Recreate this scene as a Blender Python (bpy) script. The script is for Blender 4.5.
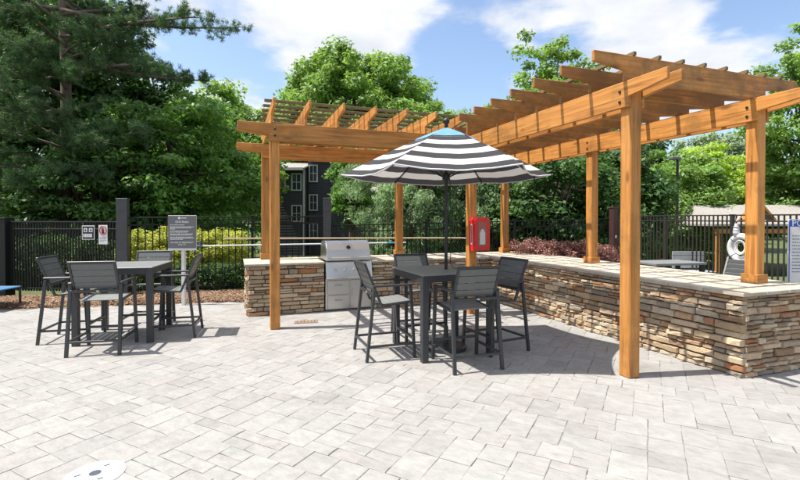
import bpy, math, random
import numpy as np
from mathutils import Vector, Matrix, Euler
R = math.radians
scene = bpy.context.scene
for o in list(bpy.data.objects): bpy.data.objects.remove(o)
C = scene.collection

# ---------------------------------------------------------------- camera, sky, sun, exposure
CAM_H, YAW, FPX = 1.7, R(19.9), 456.0 / 800.0
cam_d = bpy.data.cameras.new('camera'); cam = bpy.data.objects.new('camera', cam_d); C.objects.link(cam)
cam.location = (0, 0, CAM_H); cam.rotation_euler = (R(90 - 0.8), 0, -YAW)
cam_d.sensor_width = 36; cam_d.lens = FPX * 36; cam_d.shift_y = -0.0177
cam_d.clip_start = 0.05; cam_d.clip_end = 2000
scene.camera = cam
SUN_EL, SUN_AZ = R(65), R(-78)            # azimuth clockwise from +Y
sun_from = Vector((math.sin(SUN_AZ) * math.cos(SUN_EL), math.cos(SUN_AZ) * math.cos(SUN_EL), math.sin(SUN_EL)))
sd = bpy.data.lights.new('sun', 'SUN'); sd.energy = 4.3; sd.angle = R(0.53); sd.color = (1, 0.955, 0.88)
so = bpy.data.objects.new('sun', sd); C.objects.link(so); so.location = (-10, 2, 25)
so.rotation_euler = (-sun_from).to_track_quat('-Z', 'Y').to_euler()
scene.render.engine = 'CYCLES'
vs = scene.view_settings
vs.view_transform = 'Standard'; vs.look = 'None'; vs.exposure = 0.87; vs.gamma = 1

w = bpy.data.worlds.new('World'); scene.world = w; w.use_nodes = True
nt = w.node_tree; N, L = nt.nodes, nt.links
for n in list(N): N.remove(n)
wo = N.new('ShaderNodeOutputWorld'); bg = N.new('ShaderNodeBackground'); bg.inputs['Strength'].default_value = 0.132
sky = N.new('ShaderNodeTexSky'); sky.sky_type = 'NISHITA'; sky.sun_disc = False
sky.sun_elevation = SUN_EL; sky.sun_rotation = SUN_AZ; sky.air_density = 1.0; sky.dust_density = 1.8; sky.ozone_density = 1.6
def wmath(op, a, b=None, clamp=False):
    n = N.new('ShaderNodeMath'); n.operation = op; n.use_clamp = clamp
    for i, v in enumerate((a, b)):
        if v is None: continue
        if isinstance(v, (int, float)): n.inputs[i].default_value = v
        else: L.new(v, n.inputs[i])
    return n.outputs[0]
tc = N.new('ShaderNodeTexCoord'); sep = N.new('ShaderNodeSeparateXYZ'); L.new(tc.outputs['Generated'], sep.inputs[0])
den = wmath('ADD', wmath('MAXIMUM', sep.outputs['Z'], 0.0), 0.28)
cx = wmath('DIVIDE', sep.outputs['X'], den); cy = wmath('DIVIDE', sep.outputs['Y'], den)
cmb = N.new('ShaderNodeCombineXYZ'); L.new(cx, cmb.inputs[0]); L.new(cy, cmb.inputs[1]); L.new(wmath('MULTIPLY', sep.outputs['Z'], 1.5), cmb.inputs[2])
mp = N.new('ShaderNodeMapping'); mp.inputs['Location'].default_value = (12.1, 6.6, 3.0); mp.inputs['Rotation'].default_value = (0, 0, R(27)); L.new(cmb.outputs[0], mp.inputs['Vector'])
nz = N.new('ShaderNodeTexNoise'); nz.inputs['Scale'].default_value = 1.7; nz.inputs['Detail'].default_value = 10; nz.inputs['Roughness'].default_value = 0.52; nz.inputs['Distortion'].default_value = 0.0
L.new(mp.outputs[0], nz.inputs['Vector'])
mask = N.new('ShaderNodeMapRange'); mask.interpolation_type = 'SMOOTHSTEP'
mask.inputs['From Min'].default_value = 0.435; mask.inputs['From Max'].default_value = 0.54; L.new(nz.outputs['Fac'], mask.inputs['Value'])
nz2 = N.new('ShaderNodeTexNoise'); nz2.inputs['Scale'].default_value = 3.2; nz2.inputs['Detail'].default_value = 6; L.new(mp.outputs[0], nz2.inputs['Vector'])
cr = N.new('ShaderNodeMix'); cr.data_type = 'RGBA'
cr.inputs['A'].default_value = (2.75, 3.05, 3.5, 1); cr.inputs['B'].default_value = (4.6, 4.6, 4.65, 1); L.new(wmath('MULTIPLY', wmath('SUBTRACT', nz2.outputs['Fac'], 0.3), 3.0, True), cr.inputs['Factor'])
mx = N.new('ShaderNodeMix'); mx.data_type = 'RGBA'
L.new(mask.outputs[0], mx.inputs['Factor']); L.new(sky.outputs[0], mx.inputs['A']); L.new(cr.outputs['Result'], mx.inputs['B'])
L.new(mx.outputs['Result'], bg.inputs['Color']); L.new(bg.outputs[0], wo.inputs[0])

# ---------------------------------------------------------------- helpers
rng = np.random.default_rng(7); random.seed(7)
SY, CY = math.sin(YAW), math.cos(YAW)
def at(px, D, z=0.0):
    """ground position: bearing given as a column of an 800 wide frame, D metres ahead"""
    t = (px - 400) / 456.0
    return Vector((D * (SY + t * CY), D * (CY - t * SY), z))

def tag(o, label, cat, group=None):
    o['label'] = label; o['category'] = cat
    if group: o['group'] = group
    return o
def thing(name, label, cat, loc=(0, 0, 0), rz=0.0, group=None):
    o = bpy.data.objects.new(name, None); C.objects.link(o); o.location = loc; o.rotation_euler = (0, 0, rz)
    o.empty_display_size = 0.1
    return tag(o, label, cat, group)
def link(name, me, parent=None, loc=(0, 0, 0), rot=(0, 0, 0), scale=(1, 1, 1)):
    o = bpy.data.objects.new(name, me); C.objects.link(o)
    o.location = loc; o.rotation_euler = rot; o.scale = scale
    if parent is not None: o.parent = parent
    return o
def copy_tree(o, parent=None):
    c = o.copy(); C.objects.link(c); c.parent = parent
    for ch in list(o.children): copy_tree(ch, c)
    return c
def npmesh(name, V, F, mat, smooth=False):
    V = np.asarray(V, np.float32).reshape(-1, 3); F = np.asarray(F, np.int32)
    me = bpy.data.meshes.new(name); k = F.shape[1]
    me.vertices.add(len(V)); me.vertices.foreach_set('co', V.ravel())
    me.loops.add(F.size); me.loops.foreach_set('vertex_index', F.ravel())
    me.polygons.add(len(F)); me.polygons.foreach_set('loop_start', np.arange(0, F.size, k, dtype=np.int32))
    try: me.polygons.foreach_set('loop_total', np.full(len(F), k, np.int32))
    except Exception: pass
    if smooth: me.polygons.foreach_set('use_smooth', np.ones(len(F), bool))
    me.update(calc_edges=True)
    if mat: me.materials.append(mat)
    return me
class MB:
    """collects shapes into one mesh"""
    def __init__(s): s.v = []; s.f = []
    def add(s, vs_, fs_):
        b = len(s.v); s.v += [tuple(p) for p in vs_]; s.f += [tuple(b + i for i in f) for f in fs_]; return s
    def box(s, c, d, M=None, bev=0.0):
        hx, hy, hz = d[0] / 2, d[1] / 2, d[2] / 2
        if bev <= 0:
            vs_ = [Vector((x * hx, y * hy, z * hz)) for z in (-1, 1) for y in (-1, 1) for x in (-1, 1)]
            fs_ = [(0, 2, 3, 1), (4, 5, 7, 6), (0, 1, 5, 4), (1, 3, 7, 5), (3, 2, 6, 7), (2, 0, 4, 6)]
        else:
            b = min(bev, hx * .9, hy * .9, hz * .9); vs_ = []; idx = {}
            for sx in (-1, 1):
                for sy in (-1, 1):
                    for sz in (-1, 1):
                        for a in range(3):
                            p = [sx * (hx - b), sy * (hy - b), sz * (hz - b)]; p[a] += (sx, sy, sz)[a] * b
                            idx[(sx, sy, sz, a)] = len(vs_); vs_.append(Vector(p))
            fs_ = []
            for a in range(3):
                o1, o2 = [i for i in range(3) if i != a]
                for sg in (-1, 1):
                    q = []
                    for s1, s2 in ((-1, -1), (1, -1), (1, 1), (-1, 1)):
                        k = [0, 0, 0]; k[a] = sg; k[o1] = s1; k[o2] = s2; q.append(idx[(*k, a)])
                    if (sg > 0) == (a == 1): q = q[::-1]
                    fs_.append(tuple(q))
                for s1 in (-1, 1):          # edge faces parallel to axis a
                    for s2 in (-1, 1):
                        k0 = [0, 0, 0]; k0[o1] = s1; k0[o2] = s2; k1 = k0[:]; k0[a] = -1; k1[a] = 1
                        q = (idx[(*k0, o1)], idx[(*k1, o1)], idx[(*k1, o2)], idx[(*k0, o2)])
                        fs_.append(q)
            for sx in (-1, 1):
                for sy in (-1, 1):
                    for sz in (-1, 1): fs_.append(tuple(idx[(sx, sy, sz, a)] for a in range(3)))
        T = Matrix.Translation(c) @ (M.to_4x4() if M else Matrix())
        return s.add([T @ p for p in vs_], fs_)
    def bar(s, a, b, wx, wy, bev=0.0, up=(0, 0, 1)):
        a, b = Vector(a), Vector(b); d = b - a; z = d.normalized()
        u = Vector(up); x = u.cross(z)
        if x.length < 1e-3: x = Vector((1, 0, 0)); x = (x - z * x.dot(z))
        x.normalize(); y = z.cross(x)
        M = Matrix((x, y, z)).transposed()
        return s.box((a + b) / 2, (wx, wy, d.length), M, bev)
    def tube(s, pts, rads, n=8, cap=True):
        pts = [Vector(p) for p in pts]
        if isinstance(rads, (int, float)): rads = [rads] * len(pts)
        rings = []; vs_ = []; fs_ = []
        px_ = None
        for i, p in enumerate(pts):
            t = (pts[min(i + 1, len(pts) - 1)] - pts[max(i - 1, 0)])
            t = t.normalized() if t.length > 1e-9 else Vector((0, 0, 1))
            if px_ is None: px_ = t.orthogonal().normalized()
            px_ = (px_ - t * px_.dot(t)).normalized(); py_ = t.cross(px_)
            for k in range(n):
                a = 2 * math.pi * k / n; vs_.append(p + (px_ * math.cos(a) + py_ * math.sin(a)) * rads[i])
        for i in range(len(pts) - 1):
            for k in range(n):
                k2 = (k + 1) % n; fs_.append((i * n + k, i * n + k2, (i + 1) * n + k2, (i + 1) * n + k))
        if cap: fs_.append(tuple(range(n))[::-1]); fs_.append(tuple((len(pts) - 1) * n + k for k in range(n)))
        return s.add(vs_, fs_)
    def lathe(s, prof, n=24, c=(0, 0, 0), M=None):
        vs_ = []; fs_ = []; m = len(prof); T = Matrix.Translation(c) @ (M.to_4x4() if M else Matrix())
        for r, z in prof:
            for k in range(n):
                a = 2 * math.pi * k / n; vs_.append(T @ Vector((r * math.cos(a), r * math.sin(a), z)))
        for i in range(m - 1):
            for k in range(n):
                k2 = (k + 1) % n; fs_.append((i * n + k, i * n + k2, (i + 1) * n + k2, (i + 1) * n + k))
        fs_.append(tuple(range(n))[::-1]); fs_.append(tuple((m - 1) * n + k for k in range(n)))
        return s.add(vs_, fs_)
    def prism(s, poly, axis, t0, t1):
        """poly of (s,z); extruded t0..t1; axis 'x': s along X, thickness Y; axis 'y': s along Y, thickness X"""
        n = len(poly)
        f = (lambda q, t: (q[0], t, q[1])) if axis == 'x' else (lambda q, t: (t, q[0], q[1]))
        vs_ = [f(q, t0) for q in poly] + [f(q, t1) for q in poly]
        fs_ = [tuple(range(n)), tuple(range(n, 2 * n))[::-1]] + [(i, n + i, n + (i + 1) % n, (i + 1) % n) for i in range(n)]
        return s.add(vs_, fs_)
    def mesh(s, name, mat, smooth=False, fix=True):
        me = bpy.data.meshes.new(name); me.from_pydata(s.v, [], s.f); me.materials.append(mat)
        if smooth:
            for p in me.polygons: p.use_smooth = True
        if fix:
            import bmesh
            bm = bmesh.new(); bm.from_mesh(me); bmesh.ops.recalc_face_normals(bm, faces=bm.faces); bm.to_mesh(me); bm.free()
        me.update(); return me
    def build(s, name, mat, parent=None, loc=(0, 0, 0), rot=(0, 0, 0), smooth=False):
        return link(name, s.mesh(name, mat, smooth), parent, loc, rot)
def wbox(name, c, d, mat, parent, bev=0.006, rot=(0, 0, 0)):
    """box given in world coordinates, centred origin, under an unrotated parent"""
    return MB().box((0, 0, 0), d, None, bev).build(name, mat, parent, Vector(c) - (parent.location if parent else Vector()), rot)
def text_mesh(name, body, size, mat, parent, loc, rot, align='CENTER', ext=0.0006, font_scale=1.0):
    cu = bpy.data.curves.new(name, 'FONT'); cu.body = body; cu.size = size; cu.align_x = align; cu.align_y = 'CENTER'; cu.extrude = ext
    cu.space_character = font_scale; cu.resolution_u = 3; cu.offset = size * 0.012
    t = bpy.data.objects.new(name + '_src', cu); C.objects.link(t)
    dg = bpy.context.evaluated_depsgraph_get(); me = bpy.data.meshes.new_from_object(t.evaluated_get(dg))
    bpy.data.objects.remove(t); me.materials.clear(); me.materials.append(mat)
    return link(name, me, parent, loc, rot)

# ---------------------------------------------------------------- materials
def mat(name, col, rough=0.6, metal=0.0, spec=0.5, var=0.0, bump=0.0, nscale=8.0, stretch=(1, 1, 1), col2=None, detail=5, island=False, ramp=None, coat=0):
    m = bpy.data.materials.new(name); m.use_nodes = True; t = m.node_tree; n, l = t.nodes, t.links
    p = n['Principled BSDF']; p.inputs['Roughness'].default_value = rough; p.inputs['Metallic'].default_value = metal
    p.inputs['Specular IOR Level'].default_value = spec
    if coat: p.inputs['Coat Weight'].default_value = coat
    base = None
    if ramp is not None:
        oi = n.new('ShaderNodeObjectInfo'); ge = n.new('ShaderNodeNewGeometry')
        ad = n.new('ShaderNodeMath'); ad.operation = 'ADD'; l.new(oi.outputs['Random'], ad.inputs[0]); l.new(ge.outputs['Random Per Island'], ad.inputs[1])
        fr = n.new('ShaderNodeMath'); fr.operation = 'FRACT'; l.new(ad.outputs[0], fr.inputs[0])
        rp = n.new('ShaderNodeValToRGB'); l.new(fr.outputs[0], rp.inputs[0]); e = rp.color_ramp; e.interpolation = 'LINEAR'
        while len(e.elements) < len(ramp): e.elements.new(0.5)
        for i, (pos, c) in enumerate(ramp): e.elements[i].position = pos; e.elements[i].color = (*c, 1)
        base = rp.outputs[0]
    tcn = n.new('ShaderNodeTexCoord'); mpn = n.new('ShaderNodeMapping'); mpn.inputs['Scale'].default_value = stretch
    l.new(tcn.outputs['Object'], mpn.inputs['Vector'])
    if ramp is not None:    # shift the grain from piece to piece
        cb = n.new('ShaderNodeCombineXYZ')
        ml = n.new('ShaderNodeMath'); ml.operation = 'MULTIPLY'; ml.inputs[1].default_value = 37.0; l.new(fr.outputs[0], ml.inputs[0])
        l.new(ml.outputs[0], cb.inputs[0]); l.new(ml.outputs[0], cb.inputs[2]); l.new(cb.outputs[0], mpn.inputs['Location'])
    no = n.new('ShaderNodeTexNoise'); no.inputs['Scale'].default_value = nscale; no.inputs['Detail'].default_value = detail; no.inputs['Roughness'].default_value = 0.62
    l.new(mpn.outputs[0], no.inputs['Vector'])
    if var > 0 or col2 is not None:
        mxn = n.new('ShaderNodeMix'); mxn.data_type = 'RGBA'
        mr = n.new('ShaderNodeMapRange'); mr.inputs['From Min'].default_value = 0.3; mr.inputs['From Max'].default_value = 0.7; l.new(no.outputs['Fac'], mr.inputs['Value'])
        l.new(mr.outputs[0], mxn.inputs['Factor'])
        if base is None:
            mxn.inputs['A'].default_value = (*[c * (1 - var) for c in col], 1)
            mxn.inputs['B'].default_value = (*(col2 if col2 else [min(1, c * (1 + var)) for c in col]), 1)
            l.new(mxn.outputs['Result'], p.inputs['Base Color'])
        else:
            mxn.inputs['A'].default_value = (1 - var,) * 3 + (1,); mxn.inputs['B'].default_value = (1 + var,) * 3 + (1,)
            m2 = n.new('ShaderNodeMix'); m2.data_type = 'RGBA'; m2.blend_type = 'MULTIPLY'; m2.inputs['Factor'].default_value = 1
            l.new(base, m2.inputs['A']); l.new(mxn.outputs['Result'], m2.inputs['B']); l.new(m2.outputs['Result'], p.inputs['Base Color'])
    elif base is not None: l.new(base, p.inputs['Base Color'])
    else: p.inputs['Base Color'].default_value = (*col, 1)
    if bump > 0:
        bn = n.new('ShaderNodeBump'); bn.inputs['Strength'].default_value = min(1, bump); bn.inputs['Distance'].default_value = 0.02
        no2 = n.new('ShaderNodeTexNoise'); no2.inputs['Scale'].default_value = nscale * 3; no2.inputs['Detail'].default_value = 6; l.new(mpn.outputs[0], no2.inputs['Vector'])
        l.new(no2.outputs['Fac'], bn.inputs['Height']); l.new(bn.outputs[0], p.inputs['Normal'])
    return m
def wood(name, axis, weather=0.7, wmin=0.49):
    """oiled cedar: long grain, tone from board to board, grey-brown weathering, a few knots"""
    m = bpy.data.materials.new(name); m.use_nodes = True; t = m.node_tree; n, l = t.nodes, t.links
    p = n['Principled BSDF']; p.inputs['Roughness'].default_value = 0.55; p.inputs['Specular IOR Level'].default_value = 0.35
    tcn = n.new('ShaderNodeTexCoord'); oi = n.new('ShaderNodeObjectInfo')
    off = n.new('ShaderNodeVectorMath'); off.operation = 'SCALE'; off.inputs[0].default_value = (13, 29, 41); l.new(oi.outputs['Random'], off.inputs['Scale'])
    add = n.new('ShaderNodeVectorMath'); l.new(tcn.outputs['Object'], add.inputs[0]); l.new(off.outputs[0], add.inputs[1])
    mp_ = n.new('ShaderNodeMapping'); s = [14, 14, 14]; s['xyz'.index(axis)] = 0.7; mp_.inputs['Scale'].default_value = s; l.new(add.outputs[0], mp_.inputs['Vector'])
    g = n.new('ShaderNodeTexNoise'); g.inputs['Scale'].default_value = 1.6; g.inputs['Detail'].default_value = 7; g.inputs['Roughness'].default_value = 0.6; g.inputs['Distortion'].default_value = 0.6; l.new(mp_.outputs[0], g.inputs['Vector'])
    rp = n.new('ShaderNodeValToRGB'); e = rp.color_ramp; l.new(g.outputs['Fac'], rp.inputs[0])
    e.elements[0].position = 0.28; e.elements[0].color = (0.27, 0.108, 0.022, 1); e.elements[1].position = 0.72; e.elements[1].color = (0.67, 0.318, 0.092, 1)
    mid = e.elements.new(0.5); mid.color = (0.53, 0.228, 0.055, 1)
    tone = n.new('ShaderNodeMapRange'); tone.inputs['To Min'].default_value = 0.76; tone.inputs['To Max'].default_value = 1.08; l.new(oi.outputs['Random'], tone.inputs['Value'])
    m1 = n.new('ShaderNodeMix'); m1.data_type = 'RGBA'; m1.blend_type = 'MULTIPLY'; m1.inputs['Factor'].default_value = 1; l.new(rp.outputs[0], m1.inputs['A']); l.new(tone.outputs[0], m1.inputs['B'])
    wz = n.new('ShaderNodeTexNoise'); wz.inputs['Scale'].default_value = 2.2; wz.inputs['Detail'].default_value = 8; wz.inputs['Roughness'].default_value = 0.7; l.new(add.outputs[0], wz.inputs['Vector'])
    wr = n.new('ShaderNodeMapRange'); wr.inputs['From Min'].default_value = wmin; wr.inputs['From Max'].default_value = wmin + .25; wr.inputs['To Max'].default_value = weather; l.new(wz.outputs['Fac'], wr.inputs['Value'])
    m2 = n.new('ShaderNodeMix'); m2.data_type = 'RGBA'; l.new(wr.outputs[0], m2.inputs['Factor']); l.new(m1.outputs['Result'], m2.inputs['A']); m2.inputs['B'].default_value = (0.20, 0.105, 0.032, 1)
    vo = n.new('ShaderNodeTexVoronoi'); vo.inputs['Scale'].default_value = 1.0; ms = n.new('ShaderNodeMapping'); s2 = [4.5, 4.5, 4.5]; s2['xyz'.index(axis)] = 1.6; ms.inputs['Scale'].default_value = s2
    l.new(add.outputs[0], ms.inputs['Vector']); l.new(ms.outputs[0], vo.inputs['Vector'])
    kr = n.new('ShaderNodeMapRange'); kr.inputs['From Min'].default_value = 0.06; kr.inputs['From Max'].default_value = 0.15; kr.inputs['To Min'].default_value = 0.75; kr.inputs['To Max'].default_value = 0.0; l.new(vo.outputs['Distance'], kr.inputs['Value'])
    m3 = n.new('ShaderNodeMix'); m3.data_type = 'RGBA'; l.new(kr.outputs[0], m3.inputs['Factor']); l.new(m2.outputs['Result'], m3.inputs['A']); m3.inputs['B'].default_value = (0.16, 0.065, 0.02, 1)
    mc_ = n.new('ShaderNodeMapping'); s3 = [34, 34, 34]; s3['xyz'.index(axis)] = 1.1; mc_.inputs['Scale'].default_value = s3; l.new(add.outputs[0], mc_.inputs['Vector'])
    ck = n.new('ShaderNodeTexNoise'); ck.inputs['Scale'].default_value = 1.0; ck.inputs['Detail'].default_value = 3; l.new(mc_.outputs[0], ck.inputs['Vector'])
    cm = n.new('ShaderNodeMapRange'); cm.inputs['From Min'].default_value = 0.64; cm.inputs['From Max'].default_value = 0.70; cm.inputs['To Max'].default_value = 0.5; l.new(ck.outputs['Fac'], cm.inputs['Value'])
    m4 = n.new('ShaderNodeMix'); m4.data_type = 'RGBA'; l.new(cm.outputs[0], m4.inputs['Factor']); l.new(m3.outputs['Result'], m4.inputs['A']); m4.inputs['B'].default_value = (0.10, 0.05, 0.02, 1)
    l.new(m4.outputs['Result'], p.inputs['Base Color'])
    bn = n.new('ShaderNodeBump'); bn.inputs['Strength'].default_value = 0.25; bn.inputs['Distance'].default_value = 0.004; l.new(g.outputs['Fac'], bn.inputs['Height']); l.new(bn.outputs[0], p.inputs['Normal'])
    return m
def leafmat(name, a, b, trans=0.35, rough=0.55):
    m = bpy.data.materials.new(name); m.use_nodes = True; t = m.node_tree; n, l = t.nodes, t.links
    p = n['Principled BSDF']; p.inputs['Roughness'].default_value = rough; p.inputs['Specular IOR Level'].default_value = 0.3
    ge = n.new('ShaderNodeNewGeometry'); rp = n.new('ShaderNodeMix'); rp.data_type = 'RGBA'
    rp.inputs['A'].default_value = (*a, 1); rp.inputs['B'].default_value = (*b, 1); l.new(ge.outputs['Random Per Island'], rp.inputs['Factor'])
    tcn = n.new('ShaderNodeTexCoord'); no = n.new('ShaderNodeTexNoise'); no.inputs['Scale'].default_value = 0.55; no.inputs['Detail'].default_value = 4; l.new(tcn.outputs['Object'], no.inputs['Vector'])
    mr = n.new('ShaderNodeMapRange'); mr.inputs['From Min'].default_value = 0.3; mr.inputs['From Max'].default_value = 0.7; mr.inputs['To Min'].default_value = 0.65; mr.inputs['To Max'].default_value = 1.3; l.new(no.outputs['Fac'], mr.inputs['Value'])
    m2 = n.new('ShaderNodeMix'); m2.data_type = 'RGBA'; m2.blend_type = 'MULTIPLY'; m2.inputs['Factor'].default_value = 1; l.new(rp.outputs['Result'], m2.inputs['A']); l.new(mr.outputs[0], m2.inputs['B'])
    l.new(m2.outputs['Result'], p.inputs['Base Color'])
    tr = n.new('ShaderNodeBsdfTranslucent')
    tm = n.new('ShaderNodeMix'); tm.data_type = 'RGBA'; tm.blend_type = 'MULTIPLY'; tm.inputs['Factor'].default_value = 1
    l.new(m2.outputs['Result'], tm.inputs['A']); tm.inputs['B'].default_value = (trans * 2.9, trans * 2.8, trans * 1.6, 1); l.new(tm.outputs['Result'], tr.inputs['Color'])
    ms = n.new('ShaderNodeAddShader')              # a leaf both reflects and lets light through
    l.new(p.outputs[0], ms.inputs[0]); l.new(tr.outputs[0], ms.inputs[1]); l.new(ms.outputs[0], n['Material Output'].inputs[0])
    return m
M = {}
M['wood_x'], M['wood_y'], M['wood_z'] = wood('cedar_x', 'x'), wood('cedar_y', 'y'), wood('cedar_z', 'z')
M['wood_w'] = wood('weathered_cedar', 'x', .85, .34)
M['purlin'] = mat('weathered_slat', (0.17, 0.125, 0.06), 0.8, var=0.35, nscale=5, bump=0.2)
M['paver'] = mat('paver', (0.3, 0.29, 0.28), 0.85, spec=0.25, var=0.13, nscale=9, bump=0.25, detail=9, stretch=(1, 1.8, 1),
                 ramp=[(0.0, (0.264, 0.256, 0.244)), (0.25, (0.310, 0.302, 0.288)), (0.5, (0.295, 0.283, 0.270)), (0.72, (0.324, 0.317, 0.302)), (0.86, (0.280, 0.275, 0.264)), (1.0, (0.307, 0.287, 0.275))])
M['joint'] = mat('joint_sand', (0.15, 0.14, 0.125), 0.95, var=0.7, nscale=4)
M['stone'] = mat('ledgestone', (0.4, 0.33, 0.25), 0.9, spec=0.2, var=0.30, nscale=12, bump=0.65, detail=8,
                 ramp=[(0.0, (0.42, 0.30, 0.185)), (0.13, (0.64, 0.51, 0.35)), (0.25, (0.31, 0.20, 0.125)), (0.36, (0.74, 0.63, 0.465)), (0.46, (0.46, 0.345, 0.24)), (0.56, (0.42, 0.20, 0.095)), (0.64, (0.58, 0.40, 0.25)), (0.74, (0.66, 0.55, 0.40)), (0.86, (0.31, 0.265, 0.22)), (1.0, (0.56, 0.43, 0.285))])
M['core'] = mat('dark_mortar', (0.075, 0.06, 0.048), 0.95, var=0.4, nscale=14, bump=0.4)
M['coping'] = mat('limestone', (0.5, 0.45, 0.37), 0.8, spec=0.3, var=0.16, nscale=6, bump=0.3, ramp=[(0.0, (0.40, 0.352, 0.275)), (0.5, (0.475, 0.425, 0.34)), (1.0, (0.43, 0.39, 0.325))])
M['char'] = mat('charcoal_powdercoat', (0.036, 0.039, 0.042), 0.4, spec=0.5, var=0.12, nscale=30, bump=0.04)
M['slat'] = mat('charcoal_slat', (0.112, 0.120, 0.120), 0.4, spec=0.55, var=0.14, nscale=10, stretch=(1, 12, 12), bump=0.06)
M['slat_sun'] = mat('sunlit_slat', (0.20, 0.208, 0.206), 0.42, spec=0.5, var=0.12, nscale=10, stretch=(1, 12, 12), bump=0.06)  # charcoal slat again, paler: sunlight on seats and tabletops put into the colour
M['slat_light'] = mat('grey_slat', (0.36, 0.37, 0.38), 0.55, var=0.1, nscale=8)
M['steel'] = mat('stainless', (0.62, 0.62, 0.61), 0.3, metal=1.0, var=0.06, nscale=4, stretch=(1, 30, 60), bump=0.03)
M['steel2'] = mat('brushed_stainless', (0.55, 0.54, 0.52), 0.42, metal=1.0, var=0.08, nscale=4, stretch=(1, 30, 60), bump=0.03)
M['black'] = mat('black_metal', (0.012, 0.013, 0.014), 0.45, var=0.2, nscale=12)
M['fence'] = mat('black_fence_paint', (0.008, 0.009, 0.010), 0.55, spec=0.3, var=0.25, nscale=9)
M['fence2'] = mat('bronze_fence_paint', (0.030, 0.026, 0.023), 0.45, var=0.25, nscale=9)
M['fpost'] = mat('grey_fence_post', (0.05, 0.054, 0.062), 0.45, var=0.2, nscale=7)
M['brownpost'] = mat('oxblood_post', (0.055, 0.022, 0.018), 0.5, var=0.2, nscale=7)
M['red'] = mat('red_plastic', (0.62, 0.012, 0.018), 0.3, var=0.05, nscale=5, coat=0.3)
M['white'] = mat('white_paint', (0.62, 0.62, 0.61), 0.45, var=0.04, nscale=6)
M['trim'] = mat('house_trim', (0.42, 0.42, 0.41), 0.5, var=0.06, nscale=3)
M['signgrey'] = mat('sign_grey', (0.115, 0.118, 0.128), 0.5, var=0.05, nscale=5)
M['signblue'] = mat('sign_blue', (0.02, 0.07, 0.42), 0.45, var=0.05, nscale=5)
M['signblack'] = mat('sign_black', (0.012, 0.012, 0.02), 0.5, var=0.1, nscale=5)
M['signred'] = mat('sign_red', (0.55, 0.02, 0.05), 0.5, var=0.05, nscale=5)
M['inkdark'] = mat('ink_dark', (0.06, 0.07, 0.10), 0.6, var=0.05, nscale=5)
M['ink'] = mat('ink_grey', (0.15, 0.18, 0.28), 0.6, var=0.05, nscale=5)
M['cblack'] = mat('canvas_charcoal', (0.055, 0.054, 0.056), 0.9, spec=0.1, var=0.12, nscale=40)
M['bluefab'] = mat('blue_sling', (0.04, 0.15, 0.30), 0.75, var=0.1, nscale=30)
M['polewhite'] = mat('pole_aluminium', (0.68, 0.70, 0.72), 0.35, var=0.05, nscale=5)
M['poletan'] = mat('pole_tan', (0.50, 0.38, 0.24), 0.5, var=0.1, nscale=8)
M['polecyan'] = mat('pole_cyan', (0.05, 0.36, 0.50), 0.4, var=0.05, nscale=8)
M['brick'] = mat('terracotta', (0.22, 0.145, 0.105), 0.85, var=0.25, nscale=20, bump=0.3)
M['siding'] = mat('charcoal_siding', (0.030, 0.034, 0.040), 0.7, var=0.15, nscale=3)
M['siding2'] = mat('grey_siding', (0.09, 0.095, 0.10), 0.7, var=0.15, nscale=3)
M['shingle'] = mat('shingle', (0.30, 0.28, 0.255), 0.9, var=0.22, nscale=9, bump=0.5, stretch=(1, 1, 3))
M['glass'] = mat('window_glass', (0.03, 0.045, 0.055), 0.08, spec=0.8)
M['acrylic'] = mat('cabinet_window', (0.34, 0.12, 0.12), 0.12, spec=0.7, var=0.2, nscale=6)
M['bark'] = mat('bark', (0.085, 0.066, 0.05), 0.95, var=0.4, nscale=7, bump=0.8, stretch=(1, 1, 0.25))
M['pinebark'] = mat('pine_bark', (0.15, 0.115, 0.095), 0.95, var=0.45, nscale=9, bump=0.9, stretch=(1, 1, 0.3))
M['mulch'] = mat('mulch', (0.20, 0.12, 0.07), 0.95, var=0.5, nscale=28, bump=0.9)
M['grass'] = mat('lawn', (0.075, 0.10, 0.03), 0.95, var=0.45, nscale=1.3, bump=0.5, detail=10)
M['rope'] = mat('rope_white', (0.7, 0.7, 0.68), 0.8, var=0.1, nscale=30)
M['duskblue'] = mat('throw_bag', (0.10, 0.13, 0.22), 0.8, var=0.3, nscale=20)

def stain(m, scale, amt, col=(0.72, 0.70, 0.67)):
    t = m.node_tree; n, l = t.nodes, t.links; p = n['Principled BSDF']; src = p.inputs['Base Color'].links[0].from_socket
    ge = n.new('ShaderNodeNewGeometry'); no = n.new('ShaderNodeTexNoise'); no.inputs['Scale'].default_value = scale; no.inputs['Detail'].default_value = 8; no.inputs['Roughness'].default_value = .68; l.new(ge.outputs['Position'], no.inputs['Vector'])
    mr = n.new('ShaderNodeMapRange'); mr.inputs['From Min'].default_value = .52; mr.inputs['From Max'].default_value = .74; mr.inputs['To Max'].default_value = amt; l.new(no.outputs['Fac'], mr.inputs['Value'])
    mx_ = n.new('ShaderNodeMix'); mx_.data_type = 'RGBA'; mx_.blend_type = 'MULTIPLY'; l.new(mr.outputs[0], mx_.inputs['Factor']); l.new(src, mx_.inputs['A']); mx_.inputs['B'].default_value = (*col, 1); l.new(mx_.outputs['Result'], p.inputs['Base Color'])
stain(M['paver'], 1.3, 0.55, (0.70, 0.68, 0.65)); stain(M['paver'], 9.0, 0.45, (0.74, 0.73, 0.70)); stain(M['stone'], 2.2, 0.5, (0.5, 0.46, 0.40)); stain(M['coping'], 3.0, 0.8, (0.7, 0.66, 0.6))
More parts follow.
